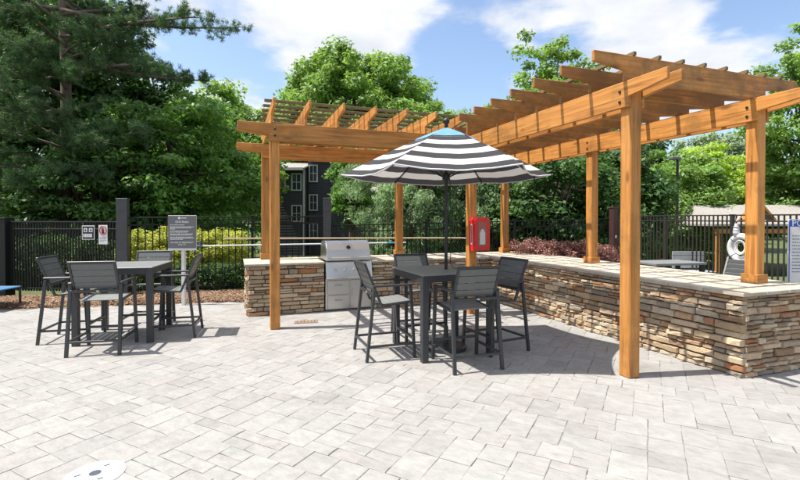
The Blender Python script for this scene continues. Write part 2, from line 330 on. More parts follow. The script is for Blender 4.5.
# canopy: stripes run round the canopy, set by the distance from the apex along the panel
def canopy_mat():
    m = bpy.data.materials.new('striped_canvas'); m.use_nodes = True; t = m.node_tree; n, l = t.nodes, t.links
    p = n['Principled BSDF']; p.inputs['Roughness'].default_value = 0.85; p.inputs['Specular IOR Level'].default_value = 0.15
    at_ = n.new('ShaderNodeAttribute'); at_.attribute_name = 'stripe'
    W, K, B = (0.60, 0.59, 0.575, 1), (0.055, 0.054, 0.058, 1), (0.10, 0.34, 0.72, 1)
    sc = n.new('ShaderNodeMath'); sc.operation = 'MULTIPLY'; sc.inputs[1].default_value = 4.99; l.new(at_.outputs['Fac'], sc.inputs[0])
    fr = n.new('ShaderNodeMath'); fr.operation = 'FRACT'; l.new(sc.outputs[0], fr.inputs[0])
    gt = n.new('ShaderNodeMath'); gt.operation = 'GREATER_THAN'; gt.inputs[1].default_value = 0.5; l.new(fr.outputs[0], gt.inputs[0])
    mx_ = n.new('ShaderNodeMix'); mx_.data_type = 'RGBA'; l.new(gt.outputs[0], mx_.inputs['Factor']); mx_.inputs['A'].default_value = W; mx_.inputs['B'].default_value = K
    l.new(mx_.outputs['Result'], p.inputs['Base Color'])
    tr = n.new('ShaderNodeBsdfTranslucent'); l.new(mx_.outputs['Result'], tr.inputs['Color'])
    ms = n.new('ShaderNodeMixShader'); ms.inputs[0].default_value = 0.22; l.new(p.outputs[0], ms.inputs[1]); l.new(tr.outputs[0], ms.inputs[2]); l.new(ms.outputs[0], n['Material Output'].inputs[0])
    return m
M['canopy'] = canopy_mat()
M['crown_blue'] = mat('blue_canvas', (0.13, 0.28, 0.45), 0.85, spec=0.15, var=0.12, nscale=9)

# ---------------------------------------------------------------- ground
def gh(x, y):
    """lie of the land: level at the patio, falling away beyond the fences"""
    d = max(0.0, (x * SY + y * CY) - 14.0)
    return -1.3 * min(1, d / 10.0) ** 1.0
gx = np.concatenate([np.linspace(-400, -40, 10), np.linspace(-36, 50, 60), np.linspace(60, 500, 10)])
gy = np.concatenate([np.linspace(-200, -10, 6), np.linspace(-6, 60, 50), np.linspace(70, 700, 12)])
GV = [(x, y, gh(x, y) - 0.05) for y in gy for x in gx]
nxg = len(gx); GF = [(j * nxg + i, j * nxg + i + 1, (j + 1) * nxg + i + 1, (j + 1) * nxg + i) for j in range(len(gy) - 1) for i in range(nxg - 1)]
g = link('ground', npmesh('ground', GV, GF, M['grass'], True)); g['kind'] = 'structure'

# patio: bedding sheet with ashlar pavers laid at about 49 degrees to the pergola
A0, A1 = at(40, 8.75), at(240, 9.45)
def back_edge(x):      # Y of the rear edge of the paving
    if x < 0.35: return A0.y + (A1.y - A0.y) * (x - A0.x) / (A1.x - A0.x)
    return 10.4
pts = [(-14, -6), (12, -6), (12, 10.4), (0.35, 10.4), (0.35, back_edge(0.349)), (-14, back_edge(-14))]
pv = MB().add([(x, y, -0.0052) for x, y in pts], [tuple(range(6))]).build('patio', M['joint']); pv['kind'] = 'structure'
PA = R(90 - 48.6); pu = (math.cos(PA), math.sin(PA)); pw = (-math.sin(PA), math.cos(PA))
U0 = 0.119; GAP = 0.0048
def paver_shape(lx, ly, seed):
    r = random.Random(seed); hx, hy = lx / 2 - GAP / 2, ly / 2 - GAP / 2; b = 0.005
    def j(): return r.uniform(-0.004, 0.004)
    base = [(-hx, -hy), (hx, -hy), (hx, hy), (-hx, hy)]
    out = []
    for i in range(4):                     # split each edge once so that the arrises wander
        a, c = base[i], base[(i + 1) % 4]; out.append((a[0] + j(), a[1] + j())); out.append(((a[0] + c[0]) / 2 + j(), (a[1] + c[1]) / 2 + j()))
    n = 8; inn = [(x - math.copysign(b, x) * (abs(x) > hx * .5), y - math.copysign(b, y) * (abs(y) > hy * .5)) for x, y in out]
    V = [(x, y, -0.04) for x, y in out] + [(x, y, -0.0022) for x, y in out] + [(x, y, r.uniform(-0.0008, 0.0008)) for x, y in inn]
    F = [(i, (i + 1) % n, n + (i + 1) % n, n + i) for i in range(n)] + [(n + i, n + (i + 1) % n, 2 * n + (i + 1) % n, 2 * n + i) for i in range(n)] + [tuple(2 * n + i for i in range(n))]
    return V, F
SIZES = ((2, 3), (2, 2), (3, 2), (2, 1), (1, 2), (1, 1), (3, 3))
shapes = {k: [paver_shape(k[0] * U0, k[1] * U0, 100 * k[0] + 10 * k[1] + q) for q in range(3)] for k in SIZES}
pmesh = {k: [MB().add(V, F).mesh('paver', M['paver'], fix=False) for V, F in v] for k, v in shapes.items()}
allp = []; NI, NJ = 270, 324; I0, J0 = -148, -137; occ = np.zeros((NI, NJ), bool)
for i in range(NI - 4):                    # i across the courses, j along them
    for j in range(NJ - 4):
        if occ[i, j]: continue
        opts = [(k, w_) for k, w_ in (((2, 3), 5), ((2, 2), 4.2), ((2, 1), 2.0), ((3, 2), .2)) if not occ[i:i + k[0], j:j + k[1]].any()]
        k = random.choices([o_[0] for o_ in opts], [o_[1] for o_ in opts])[0] if opts else (1, 1)
        occ[i:i + k[0], j:j + k[1]] = True
        sc_, c_ = (J0 + j + k[1] / 2) * U0, (I0 + i + k[0] / 2) * U0
        x, y = pu[0] * sc_ - pw[0] * c_, pu[1] * sc_ - pw[1] * c_
        if -9 < x < 10.2 and 1.2 < y < back_edge(x) - 0.08:
            if 5.25 < x < 6.35 and 3.5 < y < 9.4: continue
            allp.append((x * SY + y * CY, x, y, k))
def inview(D, x, y):
    if D < 2.85: return False
    lat = x * CY - y * SY
    return abs(lat / D) < 400 / 456 + 0.06
allp.sort(key=lambda q: (not inview(q[0], q[1], q[2]), q[0]))
rot0 = PA - math.pi / 2
for D, x, y, k in allp[:300]:
    o = link('paver', random.choice(pmesh[k]), pv, (x, y, random.uniform(-0.0015, 0.0015)), (random.uniform(-.003, .003), random.uniform(-.003, .003), rot0 + random.choice((0, math.pi)) + random.uniform(-.006, .006)))
VV, FF = [], []; nb = 0; F8 = []
import itertools
mb = MB(); 
for D, x, y, k in allp[300:]:
    V, F = random.choice(shapes[k]); a = rot0 + random.choice((0, math.pi)) + random.uniform(-.006, .006); ca, sa = math.cos(a), math.sin(a); dz = random.uniform(-.0015, .0015)
    mb.add([(x + vx * ca - vy * sa, y + vx * sa + vy * ca, vz + dz) for vx, vy, vz in V], F)
po = link('paver_field', mb.mesh('paver_field', M['paver'], fix=False), pv); po['kind'] = 'stuff'

# mulch strip along the fence
mv = []; mf = []; nx_, ny_ = 70, 9
for j in range(ny_):
    for i in range(nx_):
        x = -9 + 9.33 * i / (nx_ - 1); y0 = back_edge(x) - 0.02 + 0.05 * math.sin(x * 3.1) + random.uniform(-.03, .03); y1 = y0 + 1.35
        t_ = j / (ny_ - 1); mv.append((x, y0 + (y1 - y0) * t_, -0.01 + 0.075 * min(1, t_ * 5) ** .6 + random.uniform(-.012, .012)))
for j in range(ny_ - 1):
    for i in range(nx_ - 1): a = j * nx_ + i; mf.append((a, a + 1, a + nx_ + 1, a + nx_))
mo = link('mulch_bed', npmesh('mulch_bed', mv, mf, M['mulch'], True)); mo['kind'] = 'structure'
# loose chips
cv_ = []; cf_ = []
for i in range(9000):
    x = random.uniform(-8.5, 0.25); t_ = random.random() ** 1.4; y = back_edge(x) + 0.0 + t_ * 1.25; z = 0.02 + 0.05 * min(1, t_ * 6)
    a = random.uniform(0, 6.28); l_ = random.uniform(.010, .032); w_ = random.uniform(.004, .011); ti = random.uniform(-.5, .5)
    d = np.array((math.cos(a), math.sin(a), ti)) * l_; e = np.array((-math.sin(a), math.cos(a), random.uniform(-.4, .4))) * w_
    c = np.array((x, y, z + .012)); b = len(cv_); cv_ += [c - d - e, c + d - e, c + d + e, c - d + e]; cf_.append((b, b + 1, b + 2, b + 3))
mc = link('mulch_chips', npmesh('mulch_chips', cv_, cf_, mat('mulch_chip', (0.3, .17, .09), .95, ramp=[(0, (0.14, .080, .045)), (.5, (.27, .165, .10)), (1, (.38, .27, .18))])))
mc['kind'] = 'stuff'; mc['label'] = 'reddish brown bark mulch chips in the bed under the fence'; mc['category'] = 'mulch'

# ---------------------------------------------------------------- stone counters
def stone_shape(seed):
    r = random.Random(seed); out = []
    for x, z in ((-.5, -.5), (-.17, -.5), (.17, -.5), (.5, -.5), (.5, .5), (.17, .5), (-.17, .5), (-.5, .5)):
        out.append((x * (1 - r.uniform(0, .03)), z * (1 - r.uniform(0, .24))))
    n = 8; V = [(x, .5, z) for x, z in out] + [(x, -.30 + r.uniform(-.06, .06), z) for x, z in out]
    V += [(x * .95, -.44 + r.uniform(-.22, .16), z * r.uniform(.62, .86)) for x, z in out]
    F = [(i, n + i, n + (i + 1) % n, (i + 1) % n) for i in range(n)] + [(n + i, 2 * n + i, 2 * n + (i + 1) % n, n + (i + 1) % n) for i in range(n)]
    F += [(16, 23, 22, 17), (17, 22, 21, 18), (18, 21, 20, 19)]
    return V, F
sshape = [stone_shape(i) for i in range(14)]
smesh = [MB().add(V, F).mesh('stone', M['stone']) for V, F in sshape]
def lay_face(p0, p1, outdir, z0, z1, seed):
    """stones on a wall face running p0->p1; returns placements (centre, scale, rotz, tilt)"""
    r = random.Random(seed); p0, p1 = Vector(p0), Vector(p1); Lf = (p1 - p0).length; d = (p1 - p0) / Lf
    o = Vector(outdir); rz = math.atan2(o.x, -o.y) if True else 0
    rows = []; z = z0
    while z < z1 - 0.03:
        h = r.choice((0.045, 0.055, 0.062, 0.07, 0.08, 0.098)); h = min(h, z1 - z)
        if z1 - z - h < 0.035: h = z1 - z
        rows.append((z, h)); z += h
    res = []; waves = [(r.uniform(.004, .010), r.uniform(1.2, 3.2), r.uniform(0, 6)) for _ in range(2)]
    wob = lambda s: sum(a * math.sin(k * s + ph) for a, k, ph in waves)
    for zi, (z, h) in enumerate(rows):
        s = -r.uniform(0, .12)
        while s < Lf - 0.02:
            l_ = r.uniform(.10, .36) * (0.8 if h < .05 else 1.0)
            a, b = max(s, 0), min(s + l_, Lf)
            if Lf - b < 0.07: b = Lf
            if b - a > 0.03:
                fade = min(1, (z - z0) / .15, (z1 - z - h) / .15) if True else 1
                zc = z + h / 2 + wob((a + b) / 2) * max(0, fade); pr = r.uniform(-.016, .026)
                if h > .06 and b - a > .16 and r.random() < .22:
                    hh = h * r.uniform(.4, .6)
                    parts_ = [(a, b, zc - h / 2 + hh / 2, hh), (a, b, zc + hh / 2, h - hh)]
                else: parts_ = [(a, b, zc, h)]
                for a2, b2, zc2, h2 in parts_:
                    dep = 0.085; c = p0 + d * ((a2 + b2) / 2) + o * (pr - dep / 2 + .012); c.z = zc2
                    res.append((c, (b2 - a2 - r.uniform(.002, .009), dep, h2 * 1.02 - r.uniform(.002, .009)), rz, r.uniform(-.012, .012)))
            s = b if b == Lf else s + l_
            if b == Lf: break
    return res
def stone_things(parent, faces, limit=296):
    allst = []
    for (p0, p1, o, z0, z1, seed, vis) in faces:
        for c, s, rz, ti in lay_face(p0, p1, o, z0, z1, seed):
            D = (c.x * SY + c.y * CY); allst.append((not vis, D / max(s[0], .05) ** .5, c, s, rz, ti))
    allst.sort(key=lambda q: (q[0], q[1])); pl = parent.location
    vis_n = [q for q in allst if not q[0]][:limit]; rest = allst[len(vis_n):]
    for _, _, c, s, rz, ti in vis_n:
        link('stone', random.choice(smesh), parent, c - pl, (0, ti, rz), s)
    if rest:
        m_ = MB()
        for _, _, c, s, rz, ti in rest:
            T = Matrix.Translation(c - pl) @ Euler((0, ti, rz)).to_matrix().to_4x4() @ Matrix.Diagonal((*s, 1)); V, F = random.choice(sshape); m_.add([T @ Vector(v) for v in V], F)
        o = m_.build('rubble_stones', M['stone'], parent); o['kind'] = 'stuff'
def slabs(parent, xs, ys, z, th, skip=lambda x, y: False):
    for i in range(len(xs) - 1):
        for j in range(len(ys) - 1):
            cx_, cy_ = (xs[i] + xs[i + 1]) / 2, (ys[j] + ys[j + 1]) / 2
            if skip(cx_, cy_): continue
            wbox('coping_slab', (cx_, cy_, z - th / 2 + random.uniform(-.0012, .0012)), (xs[i + 1] - xs[i] - .006, ys[j + 1] - ys[j] - .006, th), M['coping'], parent, .006)
ZT, CT = 0.92, 0.042; ZC = ZT - CT
RX0, RX1, RY0, RY1 = 5.09, 6.50, 3.33, 9.55      # right counter
BX0, BY0 = 0.20, 8.40                            # back counter
GX0, GX1 = 1.56, 2.46                            # grill bay
rc = thing('stone_counter', 'long stacked ledgestone bar counter with pale stone top carrying three pergola posts', 'counter', (5.8, 6.4, 0))
for nm, c, d in (('core', (5.795, 6.44, ZC / 2), (1.33, 6.14, ZC)),): wbox(nm, c, d, M['core'], rc, 0)
stone_things(rc, [((RX0, BY0, 0), (RX0, RY0 - .02, 0), (-1, 0, 0), 0, ZC - .004, 3, True), ((RX0 + .03, RY0, 0), (RX1, RY0, 0), (0, -1, 0), 0, ZC - .004, 4, True), ((RX1, RY0, 0), (RX1, RY1, 0), (1, 0, 0), 0, ZC - .004, 5, False)])
ys = list(np.linspace(RY0 - .05, RY1 + .03, 15)); xs = list(np.linspace(RX0 - .045, RX1 + .04, 5))
slabs(rc, xs, ys, ZT, CT)
bc = thing('stone_counter', 'stacked ledgestone counter with built in grill, two pergola posts on its pale top', 'counter', (2.6, 9.0, 0))
for nm, x0, x1 in (('core', BX0 + .04, GX0 - .01), ('core', GX1 + .01, RX0 - .02)):
    wbox(nm, ((x0 + x1) / 2, (BY0 + 9.55) / 2 + .02, ZC / 2), (x1 - x0, 9.55 - BY0 - .08, ZC), M['core'], bc, 0)
wbox('core', ((GX0 + GX1) / 2, 9.31, ZC / 2), (GX1 - GX0, .44, ZC), M['core'], bc, 0)
stone_things(bc, [((BX0, BY0, 0), (GX0 - .01, BY0, 0), (0, -1, 0), 0, ZC - .004, 11, True), ((GX1 + .01, BY0, 0), (RX0 + .01, BY0, 0), (0, -1, 0), 0, ZC - .004, 12, True), ((BX0, 9.55, 0), (BX0, BY0 + .02, 0), (-1, 0, 0), 0, ZC - .004, 13, True)])
xs = [BX0 - .05, .65, 1.1, GX0 - .003]; slabs(bc, xs, [BY0 - .045, 8.95, 9.58], ZT, CT)
slabs(bc, [GX0 - .003, 2.01, GX1 + .003], [9.12, 9.58], ZT, CT)
slabs(bc, [GX1 + .003, 2.95, 3.48, 4.01, 4.54, RX0 - .048], [BY0 - .045, 8.95, 9.58], ZT, CT)

# ---------------------------------------------------------------- pergola
pg = thing('pergola', 'L shaped orange cedar pergola with open rafters over the stone counters', 'pergola', (4.02, 7.32, 0))
ZB0, ZB1, ZR1 = 2.895, 3.170, 3.452
PW = 0.148
def wprism(name, poly, axis, t0, t1, m_):
    """prism in world coordinates with its origin at its middle"""
    cs = sum(q[0] for q in poly) / len(poly); cz = sum(q[1] for q in poly) / len(poly); ct = (t0 + t1) / 2
    mb_ = MB().prism([(q[0] - cs, q[1] - cz) for q in poly], axis, t0 - ct, t1 - ct)
    c = Vector((cs, ct, cz)) if axis == 'x' else Vector((ct, cs, cz))
    o = mb_.build(name, m_, pg, c - pg.location)
    md = o.modifiers.new('bevel', 'BEVEL'); md.width = 0.005; md.segments = 1
    return o
def tailed(s0, s1, t0, t1, zb, zt):
    p = [(s0, zt), (s1, zt)]
    p += [(s1, zt - .112), (s1 - t1, zt - .168), (s1 - t1, zb)] if t1 else [(s1, zb)]
    p += [(s0 + t0, zb), (s0 + t0, zt - .168), (s0, zt - .112)] if t0 else [(s0, zb)]
    return p
posts = [(.58, 7.3225, 0), (4.02, 3.79, 0), (4.02, 7.3225, 0), (.565, 9.35, ZT), (3.36, 9.35, ZT), (6.03, 9.35, ZT), (6.03, 6.53, ZT), (6.03, 3.80, ZT)]
for x, y, z in posts:
    po_ = wbox('post', (x, y, (z + ZB1 - .004) / 2), (PW - .003, PW - .003, ZB1 - .004 - z), M['wood_z'], pg, .008)
    if z > 0:
        tr_ = MB()
        for sx, sy, dx, dy in ((0, -1, .196, .022), (0, 1, .196, .022), (-1, 0, .022, .1515), (1, 0, .022, .1515)):
            tr_.box((sx * .0865, sy * .0865, -(ZB1 - .004 - z) / 2 + .056), (dx, dy, .11), None, .003)
        tr_.build('base_trim', M['wood_x'], po_)
T = 0.04
def bolts(o_name, pos, axis):
    for p in pos:
        rot = (R(90), 0, 0) if axis == 'y' else (0, R(90), 0)
        MB().lathe([(.016, -.006), (.016, .006), (.011, .010)], 10).build('bolt', M['black'], pg, Vector(p) - pg.location, rot)
for yb in (7.3225 - PW / 2 - T, 7.3225 + PW / 2):
    wprism('beam', tailed(.035, 3.9045, .458, 0, ZB0, ZB1), 'x', yb, yb + T, M['wood_x'])
for yb in (9.35 - PW / 2 - T, 9.35 + PW / 2):
    wprism('beam', tailed(.035, 3.9045, .458, 0, ZB0, ZB1), 'x', yb, yb + T, M['wood_x'])
    wprism('beam', [(4.1355, ZB0), (4.1355, ZB1), (5.9125, ZB1), (5.9125, ZB0)], 'x', yb, yb + T, M['wood_x'])
for xb in (4.02, 6.03):
    for x0 in (xb - PW / 2 - T, xb + PW / 2):
        wprism('beam', tailed(3.26, 9.86, .457, .36, ZB0, ZB1), 'y', x0, x0 + T, M['wood_y'])
xl, xr = 4.02 - PW / 2 - T, 6.03 - PW / 2 - T
bolts('b', [(xl - .004, 3.80 + .03, z) for z in (2.96, 3.07)] + [(xr - .004, 3.80 + .03, z) for z in (2.96, 3.07)] + [(xr - .004, 6.53, z) for z in (2.96, 3.07)], 'x')
bolts('b', [(.58, 7.3225 - PW / 2 - T - .004, z) for z in (2.98, 3.08)], 'y')
RT = 0.038; e0 = .002
for i in range(7):      # rafters of the arm over the grill
    x = .52 + .508 * i
    wprism('rafter', tailed(6.77, 9.90, 7.2085 - 6.77, 9.90 - 9.466, ZB1 + e0, ZR1), 'y', x, x + RT, M['wood_y'])
for i in range(12):     # rafters of the arm over the bar
    y = 3.762 + .5005 * i
    if y < 7.0: pf = tailed(3.49, 6.75, 3.9055 - 3.49, 6.75 - 6.1445, ZB1 + e0, ZR1)
    else: pf = tailed(3.9055, 6.75, 0, 6.75 - 6.1445, ZB1 + e0, ZR1)
    wprism('rafter', pf, 'x', y, y + RT, M['wood_w'])
for i in range(8):
    y = 7.10 + .325 * i; wbox('purlin', (2.07, y, ZR1 + .0225), (3.30, .04, .042), M['purlin'], pg, .004)
for i in range(8):
    x = (4.03, 4.39, 4.745, 5.09, 5.44, 5.80, 6.12, 6.42)[i]; y0 = 3.748; y1 = 9.45
    wbox('purlin', (x, (y0 + y1) / 2, ZR1 + .0225), (.04, y1 - y0, .042), M['purlin'], pg, .004)

# ---------------------------------------------------------------- bar tables and chairs
def make_chair(label, group):
    """bar chair facing +Y, origin on the floor under the seat"""
    t = thing('bar_chair', label, 'chair', group=group); W = .285
    for s in (-1, 1):
        MB().bar((s * (W + .012), -.335, .0), (s * W, -.235, .885), .034, .04, .004, (1, 0, 0)).build('leg', M['char'], t)
        MB().bar((s * (W + .012), .275, .0), (s * W, .225, .885), .034, .04, .004, (1, 0, 0)).build('leg', M['char'], t)
        MB().box((s * W, -.005, .901), (.046, .51, .026), None, .006).build('armrest', M['char'], t)
        MB().bar((s * (W + .008), -.312, .18), (s * (W + .008), .258, .18), .026, .03, .003, (1, 0, 0)).build('stretcher', M['char'], t)
        # seat and back rail of one side, one bent bar
        b = MB(); pth = [(s * .255, .255, .690), (s * .255, -.14, .660), (s * .255, -.345, 1.165)]
        for a_, c_ in zip(pth, pth[1:]): b.bar(a_, c_, .028, .028, .003, (1, 0, 0))
        b.build('side_rail', M['char'], t)
        MB().bar((s * .27, .225, .680), (s * .288, .232, .680), .03, .03, 0, (0, 0, 1)).build('bracket', M['char'], t)
    MB().bar((-W, -.245, .80), (W, -.245, .80), .034, .034, .003, (0, 0, 1)).build('rear_rail', M['char'], t)
    MB().bar((-W - .008, -.315, .18), (W + .008, -.315, .18), .03, .026, .003, (0, 0, 1)).build('stretcher', M['char'], t)
    MB().bar((-W - .008, .262, .24), (W + .008, .262, .24), .034, .03, .003, (0, 0, 1)).build('footrest', M['char'], t)
    MB().box((.03, -.264, .80), (.03, .004, .014)).build('maker_tag', M['white'], t)
    p0, p1 = Vector((0, .262, .692)), Vector((0, -.12, .662))
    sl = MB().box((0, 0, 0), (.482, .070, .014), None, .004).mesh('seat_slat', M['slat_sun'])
    for i in range(5):
        c = p0 + (p1 - p0) * ((i + .5) / 5); link('seat_slat', sl, t, c, (math.atan2(p0.z - p1.z, p0.y - p1.y), 0, 0))
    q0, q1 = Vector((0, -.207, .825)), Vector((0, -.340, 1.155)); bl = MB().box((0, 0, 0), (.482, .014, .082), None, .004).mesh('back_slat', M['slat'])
    for i in range(4):
        c = q0 + (q1 - q0) * ((i + .5) / 4); link('back_slat', bl, t, c, (math.atan2(-(q1.y - q0.y), q1.z - q0.z), 0, 0))
    MB().bar((-.269, -.345, 1.168), (.269, -.345, 1.168), .026, .03, .004, (0, 0, 1)).build('top_rail', M['char'], t)
    return t
def make_table(label, group, sz=1.0, hole=False):
    t = thing('bar_table', label, 'table', group=group); h = 1.045; a = sz / 2
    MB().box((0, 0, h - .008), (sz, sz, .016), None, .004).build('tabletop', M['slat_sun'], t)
    for s in (-1, 1):
        MB().box((0, s * (a - .02), h - .0565), (sz - .165, .035, .08), None, .003).build('apron', M['char'], t)
        MB().box((s * (a - .02), 0, h - .0565), (.035, sz - .165, .08), None, .003).build('apron', M['char'], t)
        for s2 in (-1, 1): MB().box((s * (a - .042), s2 * (a - .042), (h - .017) / 2), (.08, .08, h - .017), None, .004).build('leg', M['char'], t)
    return t
T1 = (2.555, 5.46); T1R = R(2)
T2 = (-1.50, 7.62); T2R = R(-8)
G1, G2 = 'bar tables', 'charcoal slatted bar chairs'
tb = make_table('charcoal square bar table under the striped umbrella', G1); tb.location = (*T1, 0); tb.rotation_euler.z = T1R
tb2 = copy_tree(tb); tb2['label'] = 'charcoal square bar table in full sun by the black fence'; tb2.location = (*T2, 0); tb2.rotation_euler.z = T2R
ch = make_chair('charcoal slatted bar chair at the umbrella table with its back to the grill', G2)
spots = [  # x, y, facing (0 faces +Y), label
    (1.80, 5.50, -90, None),
    (2.555, 4.79, -1, 'charcoal slatted bar chair at the umbrella table, seen squarely from behind'),
    (2.50, 6.10, 180, 'charcoal slatted bar chair at the umbrella table with its back to the pergola post with the red cabinet'),
    (3.20, 5.22, 97, 'charcoal slatted bar chair at the umbrella table with its back to the long bar counter'),
    (-1.62, 6.94, -8, 'charcoal slatted bar chair at the fence side table, seen from behind with a sunlit seat'),
    (-2.16, 7.72, -96, 'charcoal slatted bar chair at the fence side table, turned sideways below the fence notices'),
    (-1.30, 8.16, 172, 'charcoal slatted bar chair at the fence side table with its back to the fence'),
    (-.85, 7.50, 84, 'charcoal slatted bar chair at the fence side table beside the grey notice post')]
spots[0] = (*spots[0][:3], 'charcoal slatted bar chair at the umbrella table, side on in front of the grill')
spots[2] = (*spots[2][:3], 'charcoal slatted bar chair tucked behind the umbrella table with its back to the stone counter')
for i, (x, y, a, lb) in enumerate(spots):
    o = ch if i == 0 else copy_tree(ch); o['label'] = lb; o.location = (x, y, 0); o.rotation_euler = (0, 0, R(a))

# ---------------------------------------------------------------- umbrella
um = thing('patio_umbrella', 'black and white striped patio umbrella with a blue crown through the bar table', 'umbrella', (2.61, 5.43, 0))
ZRIM, ZAP, RU = 2.285, 2.92, 1.37
MB().lathe([(.27, 0), (.27, .05), (.25, .06), (.035, .07), (.03, .28), (.028, .30)], 28).build('base', M['char'], um, smooth=False)
MB().tube([(0, 0, .06), (0, 0, 2.85)], .021, 12).build('pole', M['black'], um)
MB().lathe([(.012, 2.90), (.03, 2.912), (.02, 2.94), (.04, 2.965), (.046, 2.99), (.03, 3.02), (.006, 3.03)], 14).build('finial', M['black'], um, smooth=True)
MB().lathe([(.032, 2.21), (.05, 2.22), (.05, 2.29), (.03, 2.31)], 14).build('runner_hub', M['black'], um)
MB().lathe([(.03, 2.73), (.045, 2.74), (.045, 2.80), (.03, 2.81)], 14).build('top_hub', M['black'], um)
NR, NS = 18, 14
def canopy_pt(k, u, t):
    """panel k of 6, u across 0..1, t from apex 0 to hem 1"""
    a0 = -YAW + k * math.pi / 3; a1 = a0 + math.pi / 3
    def rib(a): r = RU * t; z = ZAP - .03 + (ZRIM - ZAP + .03) * (t ** 1.12); return Vector((r * math.cos(a), r * math.sin(a), z))
    p = rib(a0).lerp(rib(a1), u); sag = 4 * u * (1 - u)
    pin = 1 - .055 * sag * t * t                       # hem curves in between ribs
    return Vector((p.x * pin, p.y * pin, p.z - .055 * sag * t ** 1.2 +   .0035 * t * sag * math.sin(u * 23 + k * 2.1 + 3 * t) * (.35 + .65 * t) + .004 * sag * math.sin(5 * t + 4 * u + k)))
T_CR = 0.30
def canopy_mesh(name, t0, t1, m_, lift=0.0):
    V, F, S = [], [], []
    for k in range(6):
        b = len(V)
        for i in range(NR + 1):
            t = t0 + (t1 - t0) * i / NR
            for j in range(NS + 1):
                p = canopy_pt(k, j / NS, t); p.z += lift; V.append(p); S.append(t)
        for i in range(NR):
            for j in range(NS): a = b + i * (NS + 1) + j; F.append((a, a + NS + 1, a + NS + 2, a + 1))
    me = npmesh(name, V, F, m_, True)
    at2 = me.attributes.new('stripe', 'FLOAT', 'POINT'); at2.data.foreach_set('value', np.array(S, np.float32))
    return me
cano = link('canopy', canopy_mesh('canopy', .12, 1.0, M['canopy']), um)
link('crown', canopy_mesh('crown', .02, T_CR, M['crown_blue'], .014), um)['label'] = 'light blue vented crown of the umbrella'
for k in range(6):
    a = -YAW + k * math.pi / 3
    tip = canopy_pt(k, 0, .995) - Vector((0, 0, .014)); top = Vector((.04 * math.cos(a), .04 * math.sin(a), 2.77)); mid = canopy_pt(k, 0, .52) - Vector((0, 0, .02))
    rb = MB().bar(top, canopy_pt(k, 0, .5) - Vector((0, 0, .014)), .012, .02, 0).bar(canopy_pt(k, 0, .5) - Vector((0, 0, .014)), tip, .012, .02, 0).build('rib', M['black'], um)
    MB().bar((.045 * math.cos(a), .045 * math.sin(a), 2.26), mid, .01, .018, 0).build('strut', M['black'], rb)
# hem binding
hem = MB()
pts_h = []
for k in range(6):
    for j in range(NS): pts_h.append(canopy_pt(k, j / NS, 1.0))
hem.tube(pts_h + pts_h[:1], .009, 5, False).build('hem', M['white'], um)
# closing strap hanging at one side and the lift cord by the pole
tp = canopy_pt(0, .0, .84)
MB().bar(tp + Vector((0, 0, -.03)), tp + Vector((.01, 0, -.30)), .022, .004, 0).build('strap', M['cblack'], um)
MB().tube([(.05, -.01, 2.24), (.06, -.02, 1.6), (.055, -.02, 1.12), (.10, -.03, 1.06), (.16, -.02, 1.052)], .0045, 5).build('lift_cord', M['black'], um)

# ---------------------------------------------------------------- grill
gl = thing('built_in_grill', 'stainless steel built in gas grill with hood set in the stone counter', 'grill', ((GX0 + GX1) / 2, BY0, 0))
gw = GX1 - GX0 - .02
hood = MB().prism([(-.005, .925), (-.03, .97), (.0, 1.13), (.09, 1.265), (.16, 1.295), (.50, 1.285), (.60, 1.20), (.62, .925)], 'y', -gw / 2 + .02, gw / 2 - .02).build('hood', M['steel'], gl)
md = hood.modifiers.new('b', 'BEVEL'); md.width = .012; md.segments = 2
MB().prism([(-.02, 0), (.02, .04), (.02, .14), (-.045, .08)], 'y', -.0, .0) if False else None
hh = MB().tube([(-gw / 2 + .07, -.075, .985), (gw / 2 - .07, -.075, .985)], .014, 10).build('hood_handle', M['steel2'], hood)
for s in (-1, 1): MB().bar((s * (gw / 2 - .09), -.07, .985), (s * (gw / 2 - .09), -.018, .99), .02, .02, 0).build('handle_bracket', M['steel2'], hood)
MB().lathe([(.052, 0), (.052, .008), (.044, .012)], 20).build('thermometer', M['steel2'], hood, (0, .027, 1.17), (R(90 - 34), 0, 0))
MB().lathe([(.040, .0125), (.040, .014)], 20).build('dial', M['black'], hood, (0, .027, 1.17), (R(90 - 34), 0, 0))
MB().prism([(-.035, .90), (.0, .918), (.04, .918), (.04, .625), (-.075, .605), (-.085, .63)], 'y', -gw / 2, gw / 2).build('control_panel', M['steel'], gl)
for i in range(4):
    x = -.27 + .18 * i
    MB().lathe([(.030, 0), (.030, .012), (.022, .016), (.020, .036), (.012, .040)], 16).build('knob', M['steel2'], gl, (x, -.063, .765), (R(90 + 8), 0, 0))
MB().box((0, -.076, .872), (.30, .004, .05)).build('badge_strip', M['white'], gl, (-.18, .026, -.01)) 
MB().box((0, .01, .31), (gw, .04, .575), None, .003).build('cabinet_frame', M['steel2'], gl)
for z0, z1 in ((.035, .285), (.305, .565)):
    d_ = MB().box((-.20, -.022, (z0 + z1) / 2), (.40, .022, z1 - z0), None, .004).build('drawer', M['steel2'], gl)
    MB().tube([(-.27, -.035, z1 - .09), (-.26, -.062, z1 - .09), (-.14, -.062, z1 - .09), (-.13, -.035, z1 - .09)], .008, 8).build('handle', M['steel'], d_)
d_ = MB().box((.23, -.022, .30), (.40, .022, .53), None, .004).build('door', M['steel2'], gl)
MB().tube([(.07, -.035, .40), (.07, -.062, .39), (.07, -.062, .26), (.07, -.035, .25)], .008, 8).build('handle', M['steel'], d_)

